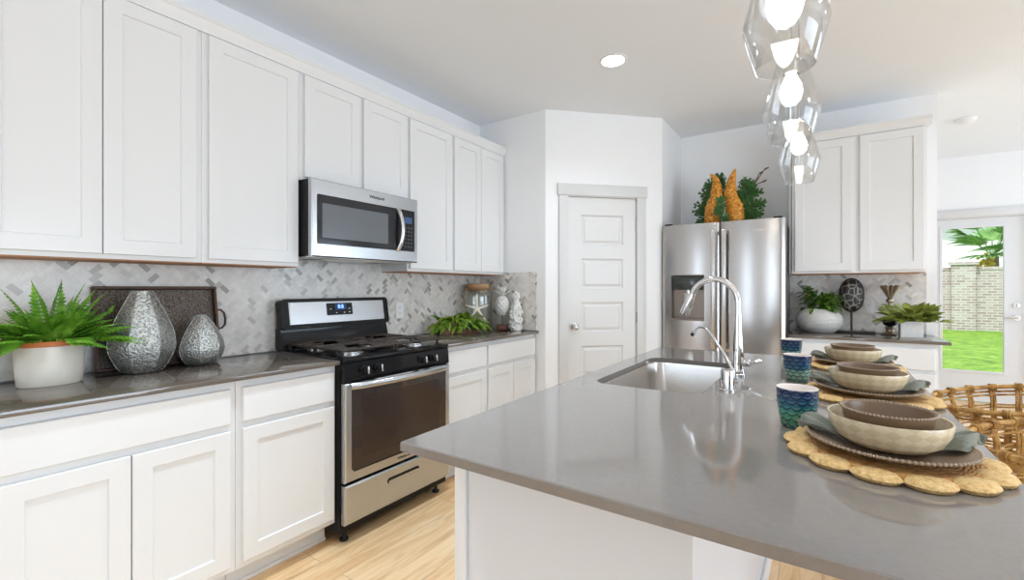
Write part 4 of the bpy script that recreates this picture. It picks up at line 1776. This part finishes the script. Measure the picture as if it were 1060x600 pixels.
sf = Vector((-2.335, 2.925, 1.100))
fdir = Vector((.62, -.79, .18)).normalized()
FS = frame(tuple(sf), tuple(Vector((.79, .62, 0)).normalized()), tuple(fdir))
q = MB(FS)
for k_ in range(5):
    a = PI / 2 + 2 * PI * k_ / 5 + (.0)
    L = (.125, .098, .100, .112, .098)[k_]
    d = Vector((math.cos(a), math.sin(a), 0))
    q.tube([d * 0.0 + Vector((0, 0, .004)), d * L * .25 + Vector((0, 0, .006)), d * L * .7 + Vector((0, 0, .004)), d * L], [.013, .0095, .0062, .0035], 8, flatk=.7)
q.ball((0, 0, .006), .0135, 10, (1, 1, .55))
tag(q.build('starfish', flat('bleached_starfish', (.80, .755, .66), .7, var=.06, vscale=60), smooth=60), 'white five-armed starfish hanging on the glass jar', 'starfish')

bc = Vector((-2.378, 2.745, ZT))
bu = Vector((.38, .92, 0)).normalized()
pb = thing('planter_box', tuple(bc), 'rustic wooden trough of trailing green ferns, beside the glass jar', 'plant')
BM = Matrix.Translation(bc) @ Matrix(((bu.x, -bu.y, 0, 0), (bu.y, bu.x, 0, 0), (0, 0, 1, 0), (0, 0, 0, 1)))
q = MB(BM)
hl, hw = .170, .050
q.box((-hl - .012, -hw - .008, .0006), (hl + .012, hw + .008, .012), .002)
q.box((-hl, -hw, .012), (hl, -hw + .010, .088), .002)
q.box((-hl, hw - .010, .012), (hl, hw, .088), .002)
q.box((-hl, -hw + .010, .012), (-hl + .010, hw - .010, .088), .002)
q.box((hl - .010, -hw + .010, .012), (hl, hw - .010, .088), .002)
q.build('trough', flat('weathered_red_wood', (.20, .095, .06), .7, var=.5, vscale=25), pb, smooth=0)
MB(BM).box((-hl + .011, -hw + .011, .0125), (hl - .011, hw - .011, .070)).build('soil', 'soil', pb, smooth=0)
random.seed(5)
q = MB()
for i in range(72):
    u = random.uniform(-.165, .14)
    b0 = BM @ Vector((u, random.uniform(-.03, .03), .072))
    # spread mostly toward the viewer and along the trough
    a = random.uniform(-.2, 1.5) if random.random() < .4 else random.uniform(-2.0, -.1)
    d = Vector((math.cos(a) * .55, math.sin(a) * .8, random.uniform(.25, 1.3)))
    if i % 9 == 0:
        d = Vector((.35, -.9, .35))
    if i % 11 == 0:
        d = Vector((.75, .1, .25))
    q.frond(tuple(b0), d, random.uniform(.13, .215), .032, random.uniform(1.4, 2.6), 11, .42)
for v_ in q.bm.verts:
    if v_.co.z < ZT + .006:
        v_.co.z = ZT + .006 + random.uniform(0, .002)
    dx, dy = v_.co.x - jx, v_.co.y - jy
    r_ = math.hypot(dx, dy)
    if r_ < .128:
        v_.co.x = jx + dx / r_ * .128
        v_.co.y = jy + dy / r_ * .128
    if v_.co.y < 2.175: v_.co.y = 2.175
q.build('trailing_fronds', 'moss', pb, smooth=0)

# pineapple figure on a stand
ax, ay = -2.252, 3.165
M['chalk'] = flat('chalky_white', (.74, .73, .70), .75, var=.1, vscale=50)
pi_ = thing('pineapple_ornament', (ax, ay, ZT), 'white carved pineapple on a post and wooden block, beside the jar', 'ornament')
q = MB(Matrix.Translation((ax, ay, 0)) @ Matrix.Rotation(.5, 4, 'Z'))
q.box((-.046, -.034, ZT + .0006), (.046, .034, ZT + .044), .003)
q.build('block_base', flat('mahogany_block', (.12, .045, .022), .5, var=.3, vscale=25), pi_)
MB().cyl((ax, ay, ZT + .0442), (ax, ay, ZT + .128), .0045, n=10).build('post', 'rust', pi_)
q = MB()
q.lathe(interp([(.012, .122), (.034, .135), (.052, .175), (.056, .215), (.047, .258), (.026, .284), (.006, .290)], 9), (ax, ay, ZT), 80, fn=lambda a, z: 1 + .13 * abs(math.sin(a * 5 + z * 75)) * abs(math.sin(a * 5 - z * 75)))
q.build('fruit', 'chalk', pi_, smooth=60)
q = MB()
for i in range(11):
    a = 2 * PI * i / 11 * 1.0 + (.3 if i % 2 else 0)
    el = .35 if i % 2 else .85
    d = Vector((math.cos(a) * math.cos(el), math.sin(a) * math.cos(el), math.sin(el)))
    q.leaf((ax, ay, ZT + .288), d, (0, 0, 1), .085 if i % 2 else .090, .016, -.25, .3)
q.build('leaf_crown', 'chalk', pi_, smooth=0, solid=.003)

# white shell / coral tower
cx_, cy_ = -2.125, 3.185
q = MB()
random.seed(9)
q.lathe([(.044, .0006), (.047, .05), (.044, .15), (.030, .22), (.016, .25), (.016, .30)], (cx_, cy_, ZT), 24)
for i in range(150):
    f = random.random()
    z = .016 + .30 * f
    r_ = .048 - (.034 * max(0, f - .45) / .35 if f < .8 else .034) + (.008 if f > .86 else 0)
    a = random.uniform(0, 2 * PI)
    q.ball((cx_ + r_ * math.cos(a), cy_ + r_ * math.sin(a), ZT + z), random.uniform(.008, .0145), 7, (1, 1, random.uniform(.7, 1.3)))
q.ball((cx_, cy_, ZT + .312), .016, 8)
tag(q.build('coral_ornament', flat('coral_white', (.78, .765, .73), .7, var=.12, vscale=70), smooth=70), 'white knobbly coral tower, rightmost ornament on the corner counter', 'ornament')

# ------------------------------------------------------------------ decor on the refrigerator
def goldmat():
    q = NT('carved_gold')
    o = q.obj()
    f = q.noise(o, 45, 4, .6, 1.0)
    q.set(col=q.ramp(f, [(.34, (.22, .060, .004)), (.5, (.66, .25, .015)), (.68, (.90, .50, .09))]), rough=.45, metal=.15)
    q.bump(f, .8, .006)
    return q.mat


M['gold'] = goldmat()
GT = FZ - .0215
for (pts_, rs, lab) in (
        ([(-.775, 0), (-.780, .09), (-.772, .17), (-.748, .26), (-.738, .34), (-.758, .415), (-.795, .455)], [.056, .062, .058, .046, .034, .024, .007], 'golden carved horn ornament on the refrigerator, left of the pair with curled tip'),
        ([(-.600, 0), (-.600, .08), (-.610, .16), (-.632, .25), (-.635, .33), (-.620, .41), (-.598, .475)], [.060, .068, .064, .050, .040, .026, .006], 'golden carved horn ornament on the refrigerator, right of the pair with straight tip')):
    gy = 4.20
    o = thing('golden_horn', (pts_[0][0], gy, GT), lab, 'ornament')
    key = [(p[0], p[1]) for p in pts_]
    path = interp(key, 6)
    rr = [r_[0] for r_ in interp([(r, i) for i, r in enumerate(rs)], 6)]
    q = MB()
    q.tube([(x, gy, GT + .012 + z) for x, z in path], [max(r_, .004) for r_ in rr], 20)
    for i in range(26):
        t_ = random.randrange(1, len(path) - 8)
        a = random.uniform(PI, 2 * PI)
        x, z = path[t_]
        q.ball((x + rr[t_] * .85 * math.cos(a), gy + rr[t_] * .85 * math.sin(a), GT + .02 + z), .017, 7, (1, .7, 1.3))
    q.build('horn', 'gold', o, smooth=70)
    MB().lathe([(rs[0] * .92, .0006), (rs[0] * .98, .004), (rs[0] * .98, .0115)], (pts_[0][0], gy, GT), 28).build('base', 'gold', o)


def cedar_spray(x, y, z, tips, label, seed):
    rd = random.Random(seed)
    o = thing('cedar_spray', (x, y, z), label, 'greenery', 'cedar sprays on the refrigerator')
    st = MB()
    lf = MB()
    for tx, tz in tips:
        for rep_ in range(3 if len(tips) > 4 else 1):
            jx_, jz_ = rd.uniform(-.03, .03), rd.uniform(-.035, .035)
            b0 = Vector((x + rd.uniform(-.02, .02), y + rd.uniform(-.015, .015), z + .004))
            e = Vector((tx + jx_, y + rd.uniform(-.03, .03), z + max(.03, tz + jz_)))
            c1 = Vector((x + (tx - x) * .25, y, z + max(.10, tz * .95 + .06)))
            pts = [(1 - t_) ** 2 * b0 + 2 * t_ * (1 - t_) * c1 + t_ * t_ * e for t_ in [k / 9 for k in range(10)]]
            st.tube(pts, [.0042 * (1 - .06 * k) for k in range(10)], 5)
            for k in range(3, 10):
                d = (pts[k] - pts[k - 1]).normalized()
                for sg in (-1, 1):
                    sd_ = Vector((-d.z, 0, d.x)) * sg
                    dd = (d * .8 + sd_ * .7 + Vector((0, rd.uniform(-.5, .3), -.15))).normalized()
                    L = rd.uniform(.035, .06) * (1 - .05 * (k - 3))
                    q0 = pts[k]
                    q1 = q0 + dd * L
                    q1.z = max(q1.z, z + .012)
                    lf.tube([q0, (q0 + q1) / 2, q1], [.0045, .0065, .0028], 5)
                    for f in (.4, .75):
                        m_ = q0.lerp(q1, f)
                        for s2 in (-1, 1):
                            s3 = (dd * .75 + Vector((-dd.z, 0, dd.x)) * s2 * .75).normalized()
                            m1 = m_ + s3 * L * .42
                            m1.z = max(m1.z, z + .010)
                            lf.tube([m_, m1], [.0052, .0030], 5)
    st.build('stems', 'bark', o, smooth=0)
    lf.build('needles', 'cedar', o, smooth=0)
    return o


M['bark'] = flat('cedar_bark', (.10, .055, .025), .8, var=.2)
cedar_spray(-.750, 4.330, GT, [(-.90, .05), (-.925, .14), (-.915, .21), (-.89, .29), (-.86, .35), (-.82, .40), (-.765, .47), (-.70, .40), (-.73, .30)], 'dark green cedar sprigs arching left behind the golden horns', 21)
cedar_spray(-.590, 4.330, GT, [(-.475, .05), (-.445, .13), (-.435, .20), (-.45, .27), (-.47, .34), (-.52, .38), (-.55, .30)], 'dark green cedar sprigs arching right behind the golden horns', 34)
cedar_spray(-.690, 4.085, GT, [(-.70, .11), (-.675, .19), (-.665, .07)], 'short cedar sprigs in front of the gap between the golden horns', 55)
tw = MB()
for ex, ez in ((-.445, .475), (-.405, .505), (-.42, .40)):
    tw.tube([(-.575, 4.43, GT + .002), (-.54, 4.43, GT + .26), (-.49, 4.43, GT + .38), (ex, 4.43, GT + ez)], [.006, .005, .0045, .004], 6)
    tw.tube([(ex, 4.43, GT + ez), (ex + .03, 4.43, GT + ez + .012)], [.008, .005], 6)
tag(tw.build('bare_twig', 'bark', smooth=0), 'thin bare brown twigs poking up right of the golden horns', 'twig')

# ------------------------------------------------------------------ right counter decor
vx, vy = -.020, 4.430
wv = thing('woven_vase', (vx, vy, ZT), 'round white woven-look vase of dark leafy greenery', 'vase')


def weave():
    q = NT('white_weave')
    u, v, _ = q.xyz(q.uv())
    a = q.m('SINE', q.m('MULTIPLY', v, 120.0))
    b = q.m('SINE', q.m('ADD', q.m('MULTIPLY', u, 230.0), q.m('MULTIPLY', q.m('FLOOR', q.m('MULTIPLY', v, 19.1)), 3.14159)))
    h = q.m('MULTIPLY', q.m('ABSOLUTE', a), q.m('MULTIPLY_ADD', b, .3, .7))
    q.set(col=q.ramp(h, [(.05, (.50, .47, .43)), (.5, (.80, .785, .755))]), rough=.6)
    q.bump(h, .8, .006)
    return q.mat


M['weave'] = weave()
q = MB()
q.lathe(interp([(.075, .0006), (.100, .006), (.140, .045), (.157, .095), (.145, .145), (.105, .185), (.080, .196)], 6) + [(.072, .19), (.075, .15), (.0001, .14)], (vx, vy, ZT), 56)
q.build('vase_body', 'weave', wv, smooth=60)
q = MB()
random.seed(14)
for i in range(330):
    a = random.uniform(0, 2 * PI)
    ca = math.cos(a)
    el = random.uniform(-.5, 1.2)
    r0 = random.uniform(.3, 1.0)
    hz = random.uniform(.185, .30) + (.085 * random.random() if ca * r0 < -.15 else 0)
    p = Vector((vx + .005 + ca * r0 * .125, vy + math.sin(a) * r0 * .085, ZT + hz))
    d = Vector((ca * math.cos(el), math.sin(a) * math.cos(el), math.sin(el)))
    if i % 7 == 0:
        p.z = ZT + .20
        d.z = -.45
        p.y -= .02
    q.leaf(p, d, (0, 0, 1), random.uniform(.04, .07), random.uniform(.013, .021), .3, .3)
for i in range(16):
    a = 2 * PI * i / 16
    q.tube([(vx + .03 * math.cos(a), vy + .03 * math.sin(a), ZT + .145), (vx + .07 * math.cos(a), vy + .06 * math.sin(a), ZT + .25)], .002, 5)
for v_ in q.bm.verts:
    if v_.co.y > YB - .012: v_.co.y = YB - .012
    if v_.co.z > ZU - .012: v_.co.z = ZU - .012
    if v_.co.x < -.205: v_.co.x = -.205
q.build('foliage', 'ivy', wv, smooth=0)

tx_, ty_ = .195, 4.545


def shellmat():
    q = NT('turtle_shell')
    o = q.obj()
    x, y, z = q.xyz(o)
    vo = q.voro(q.vec(x, q.m('MULTIPLY', z, .9), 0.0), 25, 'DISTANCE_TO_EDGE')
    edge = q.m('LESS_THAN', vo.outputs[0], .075)
    q.set(col=q.mix(edge, (.022, .021, .020), (.25, .24, .215)), rough=.4)
    q.bump(vo.outputs[0], .6, .01)
    return q.mat


ts = thing('turtle_shell_sculpture', (tx_, ty_, ZT), 'dark turtle shell sculpture upright on a thin post and flat base', 'sculpture')
q = MB()
q.box((tx_ - .115, ty_ - .050, ZT + .0006), (tx_ + .150, ty_ + .050, ZT + .014), .003)
q.build('base', flat('dark_walnut', (.045, .032, .026), .5, var=.2), ts)
MB().cyl((tx_, ty_, ZT + .0142), (tx_, ty_, ZT + .185), .0075, n=12).build('post', 'rust', ts)
q = MB(Matrix.Translation((tx_, ty_, ZT + .300)))
n1, n2 = 32, 8
rws = []
for j in range(n2 + 1):
    f = j / n2
    rws.append([q.v((.072 * math.cos(2 * PI * i / n1) * math.cos(f * PI / 2) ** .6, -.042 * math.sin(f * PI / 2) + .004, .126 * (abs(math.sin(2 * PI * i / n1)) ** .85) * (1 if math.sin(2 * PI * i / n1) > 0 else -1) * math.cos(f * PI / 2) ** .6)) for i in range(n1)])
for a, b in zip(rws, rws[1:]):
    for i in range(n1):
        q.f([a[i], a[(i + 1) % n1], b[(i + 1) % n1], b[i]])
bk = [q.v((v_.co.x - tx_, .012, v_.co.z - ZT - .300)) for v_ in rws[0]]
for i in range(n1):
    q.f([rws[0][i], bk[i], bk[(i + 1) % n1], rws[0][(i + 1) % n1]])
q.f(bk)
bmesh.ops.remove_doubles(q.bm, verts=q.bm.verts[:], dist=1e-5)
so = q.build('shell', shellmat(), ts, smooth=60)
rp = [(tx_ + .0745 * math.cos(2 * PI * i / 40), ty_ + .004, ZT + .300 + .1285 * (abs(math.sin(2 * PI * i / 40)) ** .85) * (1 if math.sin(2 * PI * i / 40) > 0 else -1)) for i in range(40)]
MB().tube(rp, .008, 8, closed=True).build('shell_rim', 'iron', so)

kx, ky_ = .430, 4.520
M['brass'] = flat('aged_brass', (.36, .29, .21), .38, .8, var=.2, vscale=40)
ch = thing('candle_holder', (kx, ky_, ZT), 'bronze candlestick with a black ball and flared crown, beside the square pot', 'candlestick')
q = MB()
q.lathe([(.055, .0006), (.056, .006), (.036, .016), (.026, .022), (.026, .040), (.033, .048), (.024, .060)], (kx, ky_, ZT), 36)
q.build('foot', 'brass', ch)
MB().ball((kx, ky_, ZT + .097), .045, 20, (1.05, 1.05, .82)).build('black_ball', 'black', ch)
q = MB()
q.lathe([(.020, .131), (.014, .145), (.013, .190), (.022, .20), (.024, .215), (.014, .225), (.013, .24), (.024, .252), (.024, .268), (.013, .28), (.020, .292), (.0001, .294)], (kx, ky_, ZT), 28)
q.build('stem', 'brass', ch)
q = MB()
for i in range(9):
    a = 2 * PI * i / 9
    ca, sa = math.cos(a), math.sin(a)
    q.tube([(kx + .012 * ca, ky_ + .012 * sa, ZT + .286), (kx + .030 * ca, ky_ + .030 * sa, ZT + .325), (kx + .052 * ca, ky_ + .052 * sa, ZT + .368), (kx + .050 * ca, ky_ + .050 * sa, ZT + .378)], [.007, .008, .011, .006], 8)
q.build('crown', 'brass', ch)

sx_, sy_ = .535, 4.395
sq_ = thing('square_planter', (sx_, sy_, ZT), 'small white square pot with olive-green broad leaves', 'plant')
q = MB(Matrix.Translation((sx_, sy_, ZT)))
q.ring(-.062, -.062, .062, .062, [(0, .0006), (0, .115), (.008, .115), (.009, .10)])
q.build('pot', 'chalk', sq_, smooth=0)
MB(Matrix.Translation((sx_, sy_, ZT))).box((-.052, -.052, .1003), (.052, .052, .106)).build('soil', 'soil', sq_, smooth=0)
q = MB()
random.seed(31)
for i in range(150):
    sgn = -1 if random.random() < .5 else 1
    d = Vector((sgn * random.uniform(.1, 1.0), random.uniform(-.5, .35), random.uniform(.05, .62)))
    b0 = Vector((sx_ + random.uniform(-.05, .05), sy_ + random.uniform(-.04, .03), ZT + .107))
    L = random.uniform(.04, .150)
    e = b0 + d.normalized() * L * .75
    q.tube([b0, e], .0016, 4)
    q.leaf(e, d + Vector((0, 0, random.uniform(-.2, .3))), (0, -.4, 1), random.uniform(.06, .095), .026, .25, .2)
for v_ in q.bm.verts:
    if v_.co.y > YB - .012: v_.co.y = YB - .012
    dx, dy = v_.co.x - kx, v_.co.y - ky_
    r_ = math.hypot(dx, dy)
    if r_ < .066:
        v_.co.x = kx + dx / max(r_, 1e-4) * .066
        v_.co.y = ky_ + dy / max(r_, 1e-4) * .066
q.build('foliage', 'olive', sq_, smooth=0)

# ------------------------------------------------------------------ outside the patio door
def grassmat():
    q = NT('lawn_grass')
    p = q.pos()
    f = q.noise(p, 4, 9, .9)
    q.set(col=q.ramp(f, [(.38, (.05, .15, .006)), (.5, (.18, .38, .018)), (.62, (.42, .58, .08))]), rough=.8)
    q.bump(f, .6, .05)
    return q.mat


GZ = -.10
g = MB()
g.box((-6, YD + .16, GZ - .2), (16, 30, GZ))
go = tag(g.build('lawn', grassmat(), smooth=0), 'bright green mown lawn beyond the patio door', 'lawn', kind='stuff')


def brick():
    q = NT('pale_brick')
    x, y, z = q.xyz(q.pos())
    br = q.n('ShaderNodeTexBrick')
    br.inputs['Scale'].default_value = 1.0
    br.inputs['Brick Width'].default_value = .24
    br.inputs['Row Height'].default_value = .085
    br.inputs['Mortar Size'].default_value = .016
    br.inputs['Color1'].default_value = (.26, .14, .11, 1)
    br.inputs['Color2'].default_value = (.52, .44, .42, 1)
    br.inputs['Mortar'].default_value = (.58, .56, .55, 1)
    q.put(br.inputs['Vector'], q.vec(q.m('ADD', x, y), z, 0.0))
    f = q.noise(q.pos(), 5.5, 5, .8)
    q.set(col=q.mix(q.m('MULTIPLY', f, .55), br.outputs['Color'], (.60, .56, .54)), rough=.9)
    return q.mat


M['brick'] = brick()
GW = 20.6
bw = thing('garden_wall', (4.0, GW, GZ), 'pale brick garden wall at the far edge of the lawn', 'wall')
q = MB()
q.box((-2, GW, GZ + .002), (14, GW + .22, 1.86))
q.build('brickwork', 'brick', bw, smooth=0)
q = MB()
q.box((-2, GW - .03, 1.8605), (14, GW + .25, 1.95), .01)
q.build('coping', 'brick', bw, smooth=0)
q = MB()
q.box((3.50, GW - .20, GZ + .002), (4.07, GW - .031, 2.02))
q.box((3.44, GW - .26, 2.02), (4.13, GW - .031, 2.12), .01)
q.build('pilaster', 'brick', bw, smooth=0)

pl = thing('fan_palm_tree', (4.85, 22.3, GZ), 'fan palm with broad green fronds rising behind the brick wall', 'tree')
q = MB()
q.tube([(4.85, 22.3, GZ + .015), (4.88, 22.3, 1.2), (4.85, 22.3, 2.35)], [.20, .17, .16], 14)
q.build('trunk', flat('palm_bark', (.22, .15, .09), .9, var=.3), pl)
q = MB()
random.seed(8)
for i in range(26):
    a = random.uniform(0, 2 * PI)
    el = random.uniform(-.15, 1.2)
    d = Vector((math.cos(a) * math.cos(el), math.sin(a) * math.cos(el) * .8, math.sin(el)))
    b0 = Vector((4.85, 22.3, 2.4))
    e = b0 + d * random.uniform(.5, 1.0)
    q.tube([b0, e], .018, 5)
    side = d.cross(Vector((0, 0, 1))).normalized()
    upv = side.cross(d).normalized()
    for k_ in range(-6, 7):
        b = k_ / 6 * 1.25
        dd = d * math.cos(b) + side * math.sin(b) + upv * .12
        q.leaf(e, dd, upv, random.uniform(.6, .85), .055, .30, .25)
q.build('fronds', leafmat('palm_green', (.05, .18, .02), (.15, .36, .06), (.36, .55, .18), 5), pl, smooth=0)
q = MB()
for i in range(60):
    q.ball((4.62 + random.gauss(0, .12), 22.0 + random.gauss(0, .06), 2.12 + random.gauss(0, .12)), random.uniform(.03, .06), 6)
q.build('flower_cluster', flat('palm_flower', (.72, .56, .03), .7, var=.25), pl)
hs = thing('neighbouring_house', (6, 34, GZ), 'pale house with a low light roof beyond the brick wall', 'house')
q = MB()
q.box((-4, 32, GZ), (20, 36, 4.6))
q.build('siding', flat('pale_siding', (.80, .80, .78), .7, var=.05), hs, smooth=0)
q = MB()
q.box((-4.5, 31.3, 4.6), (20.5, 36.5, 4.95))
q.box((-4.5, 31.3, 4.96), (20.5, 36.5, 6.4))
q.build('roof', flat('pale_teal_roof', (.55, .68, .68), .7, var=.08), hs, smooth=0)
